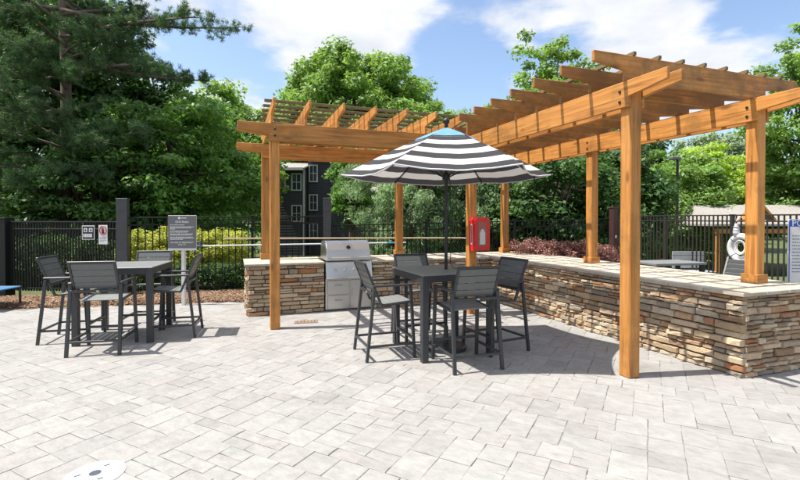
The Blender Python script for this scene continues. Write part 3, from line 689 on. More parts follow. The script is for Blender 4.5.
# ---------------------------------------------------------------- fire extinguisher cabinet
fc = thing('fire_extinguisher_cabinet', 'red fire extinguisher cabinet with clear front mounted on a pergola post', 'cabinet', (4.085, 7.246 - .10, 1.44))
MB().prism([(-.15, -.29), (.15, -.29), (.15, .25), (.11, .295), (-.11, .295), (-.15, .25)], 'x', -.09, .0985).build('case', M['red'], fc)
MB().prism([(-.15, -.27), (.15, -.27), (.15, .24), (.105, .28), (-.105, .28), (-.15, .24)], 'x', -.112, -.092).build('door', M['red'], fc)
MB().box((0, -.114, .0), (.17, .006, .42), None, .002).build('window', M['acrylic'], fc)
ex = MB().lathe([(.05, -.17), (.055, -.16), (.055, .03), (.03, .08), (.015, .10)], 16).build('extinguisher', M['white'], fc, (0, -.118, -.01), smooth=True); ex.scale = (1, .12, 1)
MB().box((-.152, .0, 0), (.002, .06, .36)).build('lettering_strip', M['white'], fc)
MB().box((-.1535, .0, 0), (.0015, .03, .30)).build('lettering', M['red'], fc)

# ---------------------------------------------------------------- fences
def fence(label, p0, p1, ztop0, ztop1, spacing, pw_, m_, zb=0.10, post_at=(), post_w=.06, post_m=None, mid=None, top_over=.0):
    p0, p1 = Vector((p0.x, p0.y, 0)), Vector((p1.x, p1.y, 0)); t = thing('picket_fence', label, 'fence', p0)
    d = p1 - p0; Lf = d.length; u = d / Lf; ang = math.atan2(u.y, u.x)
    zt = lambda s: ztop0 + (ztop1 - ztop0) * s / Lf
    n = int(Lf / spacing); hh = {}
    for i in range(1, n + 1):
        s = i * spacing; 
        if s > Lf - .03: break
        z1 = zt(s) - .012; z0 = zb; k = round(z1 - z0, 2)
        if k not in hh: hh[k] = MB().box((0, 0, 0), (pw_, pw_, k)).mesh('picket', m_)
        link('picket', hh[k], t, u * s + Vector((0, 0, (z0 + z1) / 2)), (0, 0, ang))
    rails = [(0, .0), (1, .16)] if mid is None else [(0, 0), (1, mid)]
    for q, dz in rails:
        MB().bar(Vector((0, 0, ztop0 - dz)), u * Lf + Vector((0, 0, ztop1 - dz)), .036, .03, .003).build('rail', m_, t)
    MB().bar(Vector((0, 0, zb + .06)), u * Lf + Vector((0, 0, zb + .06)), .036, .03, .003).build('rail', m_, t)
    for s, over, pwid, pm in post_at:
        o = MB().box((0, 0, (zt(s) + over + .35) / 2 - .35), (pwid, pwid, zt(s) + over + .35), None, .006).build('post', pm, t, u * s, (0, 0, ang))
        MB().box((0, 0, zt(s) + over + .012), (pwid + .02, pwid + .02, .022), None, .006).build('post_cap', pm, o)
    return t
PF0, PF1, PF2, PF3 = at(-30, 10.35), at(123, 10.0), at(326.5, 11.3), at(613, 12.2)
PF4 = at(860, 7.9); PF3b = at(614, 13.9)
L01 = (PF1 - PF0).length
fence('black metal picket fence with closely set bars carrying two notices', PF0, PF1, 1.645, 1.645, .068, .028, M['fence'], post_at=[(at(5, 10.3) - PF0).length and ((at(5, 10.27) - PF0).length, .07, .24, M['fence'])])
L12 = (PF2 - PF1).length
fence('black metal picket fence in front of the yellow green hedge', PF1, PF2, 1.735, 1.775, .145, .022, M['fence'], post_at=[(0.0, .40, .21, M['fpost']), (2.7, .02, .06, M['fence'])])
L23 = (PF3 - PF2).length
fence('black metal picket fence behind the grill counter', PF2, PF3, 1.545, 1.72, .118, .02, M['fence'], post_at=[(0.02, .66, .19, M['fpost'])] + [(L23 * q, .03, .065, M['fence']) for q in (.33, .64)])
L34 = (PF4 - PF3b).length
fence('dark bronze picket fence beyond the long bar counter', PF3b, PF4, 1.80, 1.79, .112, .024, M['fence2'], mid=.13, post_at=[(L34 * q, .0, .075, M['fence2']) for q in (.32, .62)])
bp = thing('gate_post', 'dark oxblood square post standing at the corner where two fences meet', 'post', at(613.5, 12.05))
MB().box((0, 0, 1.0), (.16, .16, 2.0), None, .008).build('shaft', M['brownpost'], bp); MB().box((0, 0, 2.015), (.19, .19, .03), None, .006).build('cap', M['brownpost'], bp)
MB().box((0, -.086, 1.25), (.05, .012, .07), None, .003).build('latch_plate', M['white'], bp)

# ---------------------------------------------------------------- notices
def face_rz(v): return math.atan2(v.y, v.x)
def board_frame(u): return math.atan2(u.y, u.x)
fa = board_frame(PF1 - PF0)
def txt_lines(parent, x0, x1, zs, h, m_, y, seed, gap=True):
    """lines of small print: broken strokes"""
    r = random.Random(seed); mb_ = MB()
    for z, frac in zs:
        x = x0; xe = x0 + (x1 - x0) * frac
        while x < xe - .008:
            l_ = min(r.uniform(.012, .05), xe - x); mb_.box((x + l_ / 2, y, z), (l_, .001, h)); x += l_ + r.uniform(.005, .010)
    o = mb_.build('small_print', m_, parent); o['kind'] = 'stuff'; return o
def ondepth(px, p0, p1):
    """point of the line p0-p1 seen at a column"""
    a = at(px, 1.0); d = p1 - p0; den_ = a.x * d.y - a.y * d.x; s = (a.x * (-p0.y) - a.y * (-p0.x)) / den_; return p0 + d * s
nrm1 = Vector((math.sin(fa), -math.cos(fa), 0))
q = ondepth(89.3, PF0, PF1) + nrm1 * .03
s1 = thing('notice', 'small square black notice with white frame hung on the picket fence', 'sign', (q.x, q.y, 1.41), fa)
MB().box((0, 0, 0), (.30, .006, .31), None, .002).build('board', M['white'], s1)
MB().box((0, -.0045, 0), (.265, .003, .275)).build('face', M['signblack'], s1)
for x in (-.062, .062): MB().box((x, -.0065, .055), (.085, .002, .085), None, .001).build('pictogram', M['white'], s1); 
for x in (-.062, .062): MB().lathe([(.022, 0), (.022, .002)], 12).build('pictogram_mark', M['signblack'], s1, (x, -.0085, .055), (R(90), 0, 0))
for i, (x_, w_) in enumerate(((-.098, .034), (-.055, .038), (-.012, .032), (.026, .030), (.070, .044))): MB().prism([(x_ - w_ / 2, -.10), (x_ + w_ / 2, -.10), (x_ + w_ * .4, -.055), (x_ + w_ / 2, -.025), (x_ - w_ / 2, -.025)], 'x', -.0075, -.0062).build('letter_block', M['white'], s1)
q = ondepth(104, PF0, PF1) + nrm1 * .03
s2 = thing('notice', 'small white notice with a red crossed circle on the picket fence', 'sign', (q.x, q.y, 1.365), fa)
MB().box((0, 0, 0), (.21, .006, .42), None, .002).build('board', M['white'], s2)
ring = MB(); n_ = 28
ring.tube([(.078 * math.cos(6.2832 * k / n_), -.005, .095 + .095 * math.sin(6.2832 * k / n_)) for k in range(n_ + 1)], .010, 6, False).build('prohibition_ring', M['signred'], s2)
MB().bar((-.055, -.006, .16), (.055, -.006, .03), .016, .004, 0).build('prohibition_bar', M['signred'], s2)
MB().prism([(-.03, .02), (.028, .02), (.028, .10), (.012, .125), (.012, .16), (-.012, .16), (-.012, .125), (-.03, .10)], 'x', -.005, -.0035).build('bottle_symbol', M['signblack'], s2)
txt_lines(s2, -.08, .08, [(-.06, 1), (-.09, .8), (-.12, 1), (-.15, .6)], .010, M['ink'], -.0036, 4)

q = at(182.5, 9.0)
sr = thing('notice_board', 'dark grey grill rules notice with white lettering on a white post', 'sign', (q.x, q.y, 0), -YAW)
MB().box((0, .035, .63), (.065, .065, 1.26), None, .004).build('post', M['white'], sr)
MB().box((0, -.008, 1.435), (.56, .016, .69), None, .003).build('back_board', M['white'], sr)
MB().box((0, -.0185, 1.455), (.555, .004, .645), None, .001).build('face', M['signgrey'], sr)
fy = -.0215
MB().lathe([(.024, 0), (.024, .0015)], 18).build('logo', M['white'], sr, (-.055, fy, 1.728), (R(90), 0, 0))
text_mesh('lettering', 'Grill', .042, M['white'], sr, (.04, fy, 1.728), (R(90), 0, 0)) if False else MB().box((.035, fy, 1.728), (.11, .001, .014)).build('logo_name', M['white'], sr)
text_mesh('heading', 'Grill Rules', .062, M['white'], sr, (0, fy, 1.652), (R(90), 0, 0))
txt_lines(sr, -.235, .235, [(1.592, .62), (1.555, 1.0), (1.533, .9), (1.511, .22), (1.472, .82), (1.45, .72), (1.415, .95), (1.393, .9), (1.352, .98), (1.33, 1.0), (1.308, .55)], .0115, M['white'], fy, 9)
text_mesh('closing_lines', 'IN CASE OF EMERGENCY\nCALL 911', .040, M['white'], sr, (0, fy, 1.245 - .02), (R(90), 0, 0))
q = Vector((7.235, 3.76, 0))
ps = thing('notice_board', 'white pool notice with blue border and heading behind the bar counter', 'sign', (q.x, q.y, 0), R(-20))
MB().box((0, .03, .85), (.05, .05, 1.70), None, .004).build('post', M['white'], ps)
zc = 1.275; hw, hh2 = .42, .43
def rrect(w_, h_, r_, n_=5):
    o = []
    for cx_, cz_, a0 in ((w_ - r_, h_ - r_, 0), (-w_ + r_, h_ - r_, 90), (-w_ + r_, -h_ + r_, 180), (w_ - r_, -h_ + r_, 270)):
        for k in range(n_ + 1): a = R(a0 + 90 * k / n_); o.append((cx_ + r_ * math.cos(a), cz_ + r_ * math.sin(a)))
    return o
def plate(nm, pl, y0, y1, m_, z_): MB().prism(pl, 'x', y0, y1).build(nm, m_, ps, (0, 0, z_))
plate('board', rrect(hw, hh2, .03), -.006, .004, M['white'], zc)
plate('border', rrect(hw - .01, hh2 - .01, .025), -.008, -.0065, M['signblue'], zc)
plate('panel', rrect(hw - .022, hh2 - .055, .01), -.0100, -.0085, M['white'], zc - .045)
text_mesh('heading', 'POOL RULES', .115, M['white'], ps, (-hw + .045, -.0095, zc + hh2 - .056), (R(90), 0, 0), 'LEFT')
txt_lines(ps, -hw + .05, hw - .05, [(zc + .21 - .043 * i, [1, .9, 1, .6][i % 4]) for i in range(12)], .012, M['ink'], -.011, 21)

# ---------------------------------------------------------------- pool poles on the fence
def dep_pt(px, y_, D):
    p = at(px, D); p.z = CAM_H - (y_ - 219.5) * D / 456.0; return p
a_, b_ = dep_pt(224, 238.6, 10.15), dep_pt(462, 238.0, 11.2)
tp_ = thing('rescue_crook', 'long tan shepherd crook pole hung level along the fence', 'pole', (a_.x, a_.y, a_.z))
u_ = (b_ - a_).normalized(); e_ = b_ - a_
MB().tube([(0, 0, 0), e_], .017, 8).build('shaft', M['poletan'], tp_)
MB().tube([e_, e_ + u_ * .16 + Vector((0, 0, -.01)), e_ + u_ * .30 + Vector((0, 0, -.05)), e_ + u_ * .38 + Vector((0, 0, -.14)), e_ + u_ * .36 + Vector((0, 0, -.24))], .013, 8).build('hook', M['polewhite'], tp_)
a_, b_ = dep_pt(200, 246.0, 10.1), dep_pt(406, 242.5, 11.0)
sp = thing('skimmer_pole', 'white telescopic pool pole with cyan section hung below the tan crook', 'pole', (a_.x, a_.y, a_.z))
e_ = b_ - a_
MB().tube([(0, 0, 0), e_ * .90], .016, 8).build('shaft', M['polewhite'], sp); MB().tube([e_ * .90, e_ * .955], .018, 8).build('section', M['polecyan'], sp); MB().tube([e_ * .955, e_], .014, 8).build('tip', M['polewhite'], sp)
MB().tube([e_ * -.018, e_ * .01], .024, 8).build('grip', M['duskblue'], sp)
MB().tube([Vector((0, 0, -.05)), Vector((0, 0, .12))], .022, 8).build('grip_end', M['duskblue'], sp)

# ---------------------------------------------------------------- small things on the paving
q = Vector((-.885, 3.53, 0))
sk = thing('deck_skimmer', 'round white plastic skimmer lid set in the paving', 'lid', (q.x, q.y, 0), R(20))
MB().lathe([(.150, 0), (.150, .005), (.144, .009), (.128, .010), (.124, .0075), (.118, .0075), (.114, .010), (.0, .0108)], 40).build('cover', M['white'], sk)
MB().lathe([(.178, 0), (.178, .004), (.172, .007), (.156, .007), (.154, .001)], 40).build('rim', M['white'], sk)
MB().lathe([(.036, .0107), (.036, .0125)], 20).build('emblem', M['inkdark'], sk)
for a in (40, 160, 280): MB().box((.10 * math.cos(R(a)), .10 * math.sin(R(a)), .0118), (.035, .012, .002)).build('lift_slot', M['inkdark'], sk, rot=(0, 0, 0))
dr = thing('floor_drain', 'small terracotta coloured drain plate in the paving before the grill counter', 'drain', (1.10, 7.62, 0), R(-10))
MB().box((0, 0, .004), (.38, .19, .012), None, .003).build('plate', M['brick'], dr)
for i in range(6): MB().box((-.14 + .056 * i, 0, .0108), (.012, .13, .002)).build('slot', M['core'], dr)

# blue lounge at the far left
ll = thing('sun_lounger', 'dark framed lounger with blue sling, only its end showing beside the fence', 'lounger', (at(-28, 8.6).x, at(-28, 8.6).y, 0), R(-18))
MB().box((0, 0, .385), (1.30, .60, .025), None, .008).build('sling', M['bluefab'], ll)
for s in (-1, 1):
    MB().bar((-.66, s * .315, .375), (.66, s * .315, .375), .03, .05, .004).build('rail', M['black'], ll)
    for x in (-.56, .62): MB().bar((x, s * .315, 0), (x, s * .315, .35), .035, .03, .003).build('leg', M['black'], ll)

# furniture beyond the bar counter
q = at(668, 10.3)
ct = thing('dining_table', 'low dark topped outdoor table beyond the bar counter', 'table', (q.x, q.y, 0), R(-8))
MB().box((0, 0, .725), (1.30, .80, .05), None, .006).build('tabletop', M['slat_sun'], ct)
for x in (-.58, .58):
    for y in (-.33, .33): MB().box((x, y, .35), (.08, .08, .70), None, .004).build('leg', M['black'], ct)
q = at(695, 11.0)
bn_ = thing('bench', 'light grey slatted bench behind the outdoor table by the bronze fence', 'bench', (q.x, q.y, 0), R(-20) )
for i in range(4): MB().box((0, .24, .55 + .105 * i), (.80, .025, .095), None, .004).build('back_slat', M['slat_light'], bn_)
for i in range(4): MB().box((0, -.19 + .115 * i, .45), (.80, .10, .025), None, .004).build('seat_slat', M['slat_light'], bn_)
for x in (-.37, .37):
    MB().bar((x, .265, 0), (x, .265, .90), .04, .035, .003).build('leg', M['char'], bn_); MB().box((x, -.22, .22), (.04, .04, .44), None, .003).build('leg', M['char'], bn_)
q = at(733, 8.75)
lc = thing('lounge_chair', 'dark slatted reclining chair below the white life ring', 'chair', (q.x, q.y, 0), R(-75))
for i in range(6):
    MB().box((0, .30 + .055 * i, .42 + .085 * i), (.56, .02, .088), None, .003).build('back_slat', M['slat'], lc, rot=(0, 0, 0))
for i in range(5): MB().box((0, -.25 + .115 * i, .38), (.56, .10, .02), None, .003).build('seat_slat', M['slat'], lc)
for x in (-.29, .29):
    MB().bar((x, .28, .38), (x, .62, .93), .03, .03, 0).build('back_rail', M['char'], lc); MB().box((x, .02, .36), (.03, .62, .03), None, .003).build('seat_rail', M['char'], lc)
    for y in (-.27, .27): MB().box((x, y, .172), (.03, .03, .345), None, .003).build('leg', M['char'], lc)
# life ring on the bronze fence
u34 = (PF4 - PF3b).normalized(); n34 = Vector((u34.y, -u34.x, 0)); n34 = n34 if n34.dot(-PF4) > 0 else -n34
q = ondepth(745, PF3b, PF4) + n34 * .085
rz = math.atan2(u34.y, u34.x)
lr = thing('life_ring', 'white life ring with a bundled throw line hung on the bronze fence', 'life ring', (q.x, q.y, 1.08), rz)
n_ = 40; MB().tube([(.255 * math.cos(6.2832 * k / n_), 0, .255 * math.sin(6.2832 * k / n_)) for k in range(n_ + 1)], .068, 12, False).build('ring', M['white'], lr, smooth=True)
MB().lathe([(.02, -.20), (.075, -.17), (.09, -.05), (.075, .10), (.045, .17), (.055, .20), (.03, .21)], 14).build('throw_bag', M['white'], lr, (-.10, -.03, .38), smooth=True).scale = (.72, .72, .72)
for dz in (-.05, .02, .09): MB().lathe([(.060, -.008), (.067, .0), (.060, .008)], 14).build('bag_band', M['duskblue'], lr, (-.10, -.03, .36 + dz))
MB().tube([(-.10, -.03, .58), (-.09, -.02, .64), (-.06, .02, .68), (-.03, .05, .66)], .008, 6).build('hanging_cord', M['rope'], lr)
for j in range(3): MB().tube([(.05 + (.085 + .02 * j) * math.cos(6.2832 * q_ / 20), -.085 - .012 * j, .02 + (.11 + .02 * j) * math.sin(6.2832 * q_ / 20)) for q_ in range(21)], .009, 6, False).build('line_coil', M['rope'], lr)
for k in range(4): MB().tube([(.255 * math.cos(a) + .072 * math.cos(a) * math.cos(b), .072 * math.sin(b), .255 * math.sin(a) + .072 * math.sin(a) * math.cos(b)) for a in [R(45 + 90 * k)] for b in [6.2832 * j / 12 for j in range(13)]], .008, 5, False).build('band', M['duskblue'], lr)

# lamp post
q = at(677, 21.0); zg = gh(q.x, q.y)
lp = thing('lamp_post', 'slim dark lamp post with flat head beyond the fences', 'lamp', (q.x, q.y, zg))
MB().tube([(0, 0, 0), (0, 0, 4.45 - zg)], [.07, .055], 10).build('pole', M['black'], lp)
MB().box((-.17, 0, 4.50 - zg), (.52, .28, .13), None, .03).build('lamp_head', M['signgrey'], lp)

# ---------------------------------------------------------------- buildings
def window(parent, x, z, w_, h_, y, frame=.10):
    f = MB(); f.box((x - w_ / 2, y, z), (frame, .10, h_ + frame)).box((x + w_ / 2, y, z), (frame, .10, h_ + frame)).box((x, y, z + h_ / 2), (w_ - frame, .10, frame)).box((x, y, z - h_ / 2), (w_ - frame, .11, frame))
    o = f.build('window', M['trim'], parent)
    MB().box((x, y - .01, z), (w_ - frame, .05, .05)).build('rail', M['trim'], o)
    MB().box((x, y + .005, z), (.045, .05, h_ - frame)).build('muntin', M['trim'], o)
    for dx in (-1, 1):
        for dz in (-1, 1): MB().box((x + dx * w_ / 4, y + .03, z + dz * h_ / 4), (w_ / 2 - .06, .012, h_ / 2 - .06)).build('pane', M['glass'], o)
def siding(parent, x0, x1, z0, z1, y, m_, d=.0):
    """lapped boards"""
    mb_ = MB(); n_ = int((z1 - z0) / .22)
    for i in range(n_):
        z = z0 + i * .22; mb_.add([(x0, y, z), (x1, y, z), (x1, y + .03, z + .22), (x0, y + .03, z + .22), (x0, y + .05, z), (x1, y + .05, z)], [(0, 1, 2, 3), (0, 4, 5, 1)])
    o = mb_.build('siding', m_, parent); o['kind'] = 'stuff'; return o
DB = 38.0; kx = DB / 456.0
ob = at(300, DB); zg = -1.3
bl = thing('apartment_house', 'three storey charcoal sided house with white window frames among the trees', 'house', (ob.x, ob.y, zg), -YAW)
X = lambda px: (px - 300) * kx
Z = lambda y_: CAM_H - (y_ - 219.5) * kx - zg
MB().box(((X(268) + X(304)) / 2, 4.0, Z(169) / 2), (X(304) - X(268), 7.9, Z(169)), None, 0).build('wall', M['siding'], bl)
siding(bl, X(268), X(304) - .06, 0, Z(170), -.02, M['siding'])
MB().box(((X(304.5) + X(346)) / 2, 5.4, Z(154) / 2), (X(346) - X(304.5), 7.9, Z(154)), None, 0).build('wall', M['siding'], bl)
siding(bl, X(305), X(346), 0, Z(155), 1.40, M['siding'])
MB().box((X(304.2), -.05, Z(169) / 2), (.16, .14, Z(169)), None, 0).build('downpipe', M['trim'], bl)
MB().prism([(-.75, Z(170.5)), (4.0, Z(158.5)), (8.7, Z(170.5)), (8.7, Z(169)), (4.0, Z(157)), (-.75, Z(169))], 'y', X(266), X(305.5)).build('roof', M['shingle'], bl)
MB().box(((X(266) + X(305.5)) / 2, -.82, Z(170)), (X(305.5) - X(266), .14, .24), None, .01).build('gutter', M['trim'], bl)
MB().prism([(.7, Z(155.5)), (5.4, Z(140)), (10, Z(155.5)), (10, Z(153.5)), (5.4, Z(138)), (.7, Z(153.5))], 'y', X(304.8), X(348)).build('roof', M['shingle'], bl)
for px0, px1, y0, y1, yy in ((291.6, 302, 173.5, 191, -.06), (291.6, 302, 205, 222, -.06), (276, 286, 173.5, 191, -.06), (305.8, 315, 163, 181, 1.34), (305.8, 315, 193.5, 210.5, 1.34), (305.8, 315, 223, 239, 1.34), (328, 338, 163, 181, 1.34), (328, 338, 193.5, 210.5, 1.34)):
    window(bl, X((px0 + px1) / 2) , Z((y0 + y1) / 2), (px1 - px0) * kx - .1, (y1 - y0) * kx - .1, yy)
ob2 = at(362, 40.0); kx2 = 40 / 456
b2 = thing('cottage', 'grey sided house wing with white corner boards behind the conifers', 'house', (ob2.x, ob2.y, zg), -YAW)
Z2 = lambda y_: CAM_H - (y_ - 219.5) * kx2 - zg; X2 = lambda px: (px - 362) * kx2
MB().box(((X2(352) + X2(378)) / 2, 3.0, Z2(192) / 2), (X2(378) - X2(352), 6, Z2(192)), None, 0).build('wall', M['siding2'], b2)
MB().prism([(-.6, Z2(194)), (3, Z2(181)), (6.6, Z2(194)), (6.6, Z2(192)), (3, Z2(179)), (-.6, Z2(192))], 'y', X2(350), X2(380)).build('roof', M['shingle'], b2)
for px in (353.2, 370.5, 376.5): MB().box((X2(px), -.06, Z2(193) / 2), (.24, .12, Z2(193)), None, 0).build('corner_board', M['trim'], b2)
window(b2, X2(361.5), Z2(207), .55, .62, -.06)
# shelter with a shingle roof and timber gable
ob3 = at(760, 22.0); k3 = 22 / 456; zg3 = gh(ob3.x, ob3.y)
b3 = thing('shelter', 'open timber shelter with pale shingle roof and orange gable beyond the fence', 'shelter', (ob3.x, ob3.y, zg3), -YAW)
Z3 = lambda y_: CAM_H - (y_ - 219.5) * k3 - zg3; X3 = lambda px: (px - 760) * k3
MB().add([(X3(706), -.6, Z3(224)), (X3(860), -.6, Z3(224)), (X3(860), 2.2, Z3(203.5)), (X3(722), 2.2, Z3(203.5)), (X3(860), 5, Z3(224)), (X3(706), 5, Z3(224)),
          (X3(706), -.6, Z3(226)), (X3(860), -.6, Z3(226)), (X3(860), 5, Z3(226)), (X3(706), 5, Z3(226))], [(0, 1, 2, 3), (3, 2, 4, 5), (0, 3, 5), (0, 6, 7, 1), (6, 9, 8, 7), (5, 4, 8, 9), (0, 5, 9, 6), (1, 7, 8, 2), (2, 8, 4)]).build('roof', M['shingle'], b3)
MB().box(((X3(709) + X3(860)) / 2, -.45, Z3(231)), (X3(860) - X3(709), .12, .22), None, .01).build('eave_beam', M['wood_x'], b3)
for px in (712, 752, 790, 830):
    for y_ in (-.4, 4.6): MB().box((X3(px), y_, Z3(233) / 2), (.16, .16, Z3(233)), None, .01).build('post', M['wood_z'], b3)
MB().prism([(X3(727), Z3(219)), (X3(740), Z3(202)), (X3(755), Z3(219)), (X3(755), Z3(221.5)), (X3(740), Z3(205.5)), (X3(727), Z3(221.5))], 'x', -1.25, -.75).build('gable_roof', M['wood_y'], b3)
MB().prism([(X3(730), Z3(220)), (X3(740), Z3(207)), (X3(752), Z3(220))], 'x', -1.2, -1.1).build('gable_wall', M['bark'], b3)

# ---------------------------------------------------------------- vegetation
def leaves(cen, n_per, rad, size, rg, up=0.35, aspect=.5, droop=0.0, flat=.6):
    """leaf blades scattered through the clumps; returns quads"""
    K = len(cen); idx = np.repeat(np.arange(K), n_per); n_ = len(idx)
    d = rg.normal(size=(n_, 3)); d /= np.linalg.norm(d, axis=1)[:, None] + 1e-9
    rr_ = rg.random(n_) ** .45
    off = d * rr_[:, None] * (rad[idx][:, None] if np.ndim(rad) else rad); off[:, 2] *= flat
    c = cen[idx] + off
    nr = d * .7 + rg.normal(size=(n_, 3)) * .55; nr[:, 2] += up + .5; nr /= np.linalg.norm(nr, axis=1)[:, None]
    t = np.cross(nr, rg.normal(size=(n_, 3))); t[:, 2] -= droop; t /= np.linalg.norm(t, axis=1)[:, None]
    b = np.cross(nr, t); b /= np.linalg.norm(b, axis=1)[:, None] + 1e-9
    s = size * rg.uniform(.6, 1.3, n_)[:, None]
    V = np.stack([c - t * s, c - b * s * aspect + t * s * .1, c + t * s, c + b * s * aspect + t * s * .1], 1).reshape(-1, 3)
    F = np.arange(n_ * 4).reshape(-1, 4); return V, F
def lump(d, rg_ph):
    return 1 + sum(a * np.sin(d @ k + p) for a, k, p in rg_ph)
def crown_clumps(K, cen, ax, rg, lo=.55, bottom=-.8, rough=.16):
    ph = [(rough * .6, rg.normal(size=3) * 3.0, rg.uniform(0, 6)), (rough * .5, rg.normal(size=3) * 5.5, rg.uniform(0, 6)), (rough * .4, rg.normal(size=3) * 9, rg.uniform(0, 6))]
    out = []
    while len(out) < K:
        d = rg.normal(size=3); d /= np.linalg.norm(d)
        if d[2] < bottom: continue
        r = (lo + (1 - lo) * rg.random() ** .6) * lump(d, ph); out.append(cen + d * r * ax)
    return np.array(out)
def tree(name, label, px, D, htop, spread, crown_base, lm, K=150, n_per=170, size=.13, clump=.75, seed=1, depth=None, trunk_r=.22, group='trees beyond the fence', droop=0., aspect=.5, up=.35, flat=.6, lo=.5, shape=None, trunks=1, bark='bark', bottom=-.85, rough=.16):
    rg = np.random.default_rng(seed); p = at(px, D); zg_ = gh(p.x, p.y) - .08
    t = thing(name, label, 'tree', (p.x, p.y, zg_), 0, group); top = htop - zg_; cb = crown_base - zg_
    cen = np.array((0, 0, (top + cb) / 2)); ax = np.array((spread, depth or spread, (top - cb) / 2)) * .93
    cl = crown_clumps(K, cen, ax, rg, lo, bottom, rough)
    if shape == 'cone':
        hrel = np.clip((cl[:, 2] - cb) / (top - cb), 0, 1); f_ = (1.15 - hrel) / .75; cl[:, 0] *= np.clip(f_, .12, 1.4); cl[:, 1] *= np.clip(f_, .12, 1.4)
    cr_ = cl * np.array((1, 1, 1))
    V, F = leaves(cr_, n_per, clump * rg.uniform(.6, 1.3, K), size, rg, up, aspect, droop, flat)
    mb_ = MB(); mid = np.array((rg.normal() * .15, rg.normal() * .15, cb + (top - cb) * .35))
    th = [np.array((0, 0, -.1)), np.array((rg.normal() * .05, rg.normal() * .05, cb * .5)), mid, cen + np.array((rg.normal() * .2, rg.normal() * .2, (top - cb) * .28))]
    mb_.tube([tuple(q_) for q_ in th], [trunk_r * 1.25, trunk_r, trunk_r * .75, trunk_r * .25], 9)
    for k in rg.choice(K, min(K, 26), replace=False):
        a = th[1] + (th[3] - th[1]) * rg.uniform(.25, .95); b = cl[k]; m_ = (a + b) / 2 + np.array((0, 0, -.12 * np.linalg.norm(b - a) * .5))
        mb_.tube([tuple(a), tuple(m_), tuple(b)], [trunk_r * .32, trunk_r * .2, .02], 5)
    mb_.build('trunk', M[bark], t, smooth=True)
    link('crown', npmesh('crown', V, F, lm), t); return t
LM = {
    'bright': leafmat('leaf_bright', (0.078, 0.145, 0.030), (0.150, 0.232, 0.062), .38),
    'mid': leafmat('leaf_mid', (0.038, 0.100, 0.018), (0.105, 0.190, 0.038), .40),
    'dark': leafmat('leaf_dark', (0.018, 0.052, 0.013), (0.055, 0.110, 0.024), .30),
    'lime': leafmat('leaf_lime', (0.14, 0.215, 0.020), (0.235, 0.31, 0.050), .45),
    'greygreen': leafmat('leaf_grey', (0.105, 0.150, 0.095), (0.17, 0.22, 0.135), .4),
    'yellow': leafmat('leaf_variegated', (0.17, 0.205, 0.030), (0.36, 0.37, 0.080), .33),
    'conifer': leafmat('needle_sage', (0.090, 0.155, 0.080), (0.185, 0.255, 0.140), .32),
    'pine': leafmat('needle_pine', (0.028, 0.074, 0.030), (0.070, 0.125, 0.050), .25),
    'plum': leafmat('leaf_plum', (0.10, 0.045, 0.045), (0.33, 0.165, 0.15), .25),
    'plumdark': leafmat('leaf_plum_dark', (0.02, 0.018, 0.016), (0.045, 0.032, 0.03), .2),
}
# left: dense wood behind the black fence
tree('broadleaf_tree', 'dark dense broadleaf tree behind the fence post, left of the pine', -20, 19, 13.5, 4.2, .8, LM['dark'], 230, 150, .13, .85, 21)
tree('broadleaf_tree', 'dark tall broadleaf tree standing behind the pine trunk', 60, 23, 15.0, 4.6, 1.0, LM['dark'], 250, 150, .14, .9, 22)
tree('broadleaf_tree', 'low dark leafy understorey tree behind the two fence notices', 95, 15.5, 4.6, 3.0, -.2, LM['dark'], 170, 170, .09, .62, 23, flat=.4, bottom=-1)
tree('maple_tree', 'layered mid green maple with sunlit tips behind the grill rules notice', 178, 17.0, 6.4, 3.3, -.1, LM['mid'], 240, 190, .095, .7, 24, flat=.33, bottom=-1)
tree('broadleaf_tree', 'bright green tree crown rising behind the layered maple', 215, 27, 9.6, 4.0, .6, LM['bright'], 190, 150, .14, .85, 25)
tree('broadleaf_tree', 'small sunlit tree at the left end of the pergola', 236, 34, 9.0, 3.4, .5, LM['bright'], 150, 140, .15, .85, 26)
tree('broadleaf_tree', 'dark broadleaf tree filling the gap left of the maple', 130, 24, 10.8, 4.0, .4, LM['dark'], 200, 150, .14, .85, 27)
# middle
tree('oak_tree', 'large round bright green oak rising above the grill pergola', 352, 50, 20.6, 9.8, 5.2, LM['bright'], 440, 190, .22, 1.35, 31, trunk_r=.4)
tree('oak_tree', 'lower sunlit green tree at the shoulder of the big oak', 427, 40, 12.0, 4.2, 2.4, LM['bright'], 170, 150, .18, 1.0, 32)
tree('ornamental_tree', 'small leafy tree standing before the dark house', 352, 26, 4.8, 1.3, .8, LM['mid'], 70, 110, .09, .42, 33, lo=.3)
tree('broadleaf_tree', 'darker tree hiding the side of the charcoal house', 352, 33, 7.6, 1.5, 2.4, LM['mid'], 80, 130, .12, .6, 34)
for i, (px, D, h, s, sd_) in enumerate(((392, 19.5, 6.2, 1.9, 41), (425, 17.5, 5.6, 1.8, 42), (462, 18.5, 6.0, 1.9, 43), (500, 17.5, 5.2, 1.7, 44))):
    tree('weeping_conifer', ['sage green weeping conifer behind the pergola post beside the grill', 'sage green weeping conifer behind the umbrella pole, left side', 'sage green weeping conifer between the umbrella pole and the red cabinet', 'sage green weeping conifer right of the red cabinet post'][i], px, D, h, s, -.9, LM['conifer'], 150, 200, .075, .40, sd_, group='weeping conifers behind the umbrella', droop=.9, aspect=.28, flat=.75, up=.5, bottom=-1, lo=.35, rough=.3)
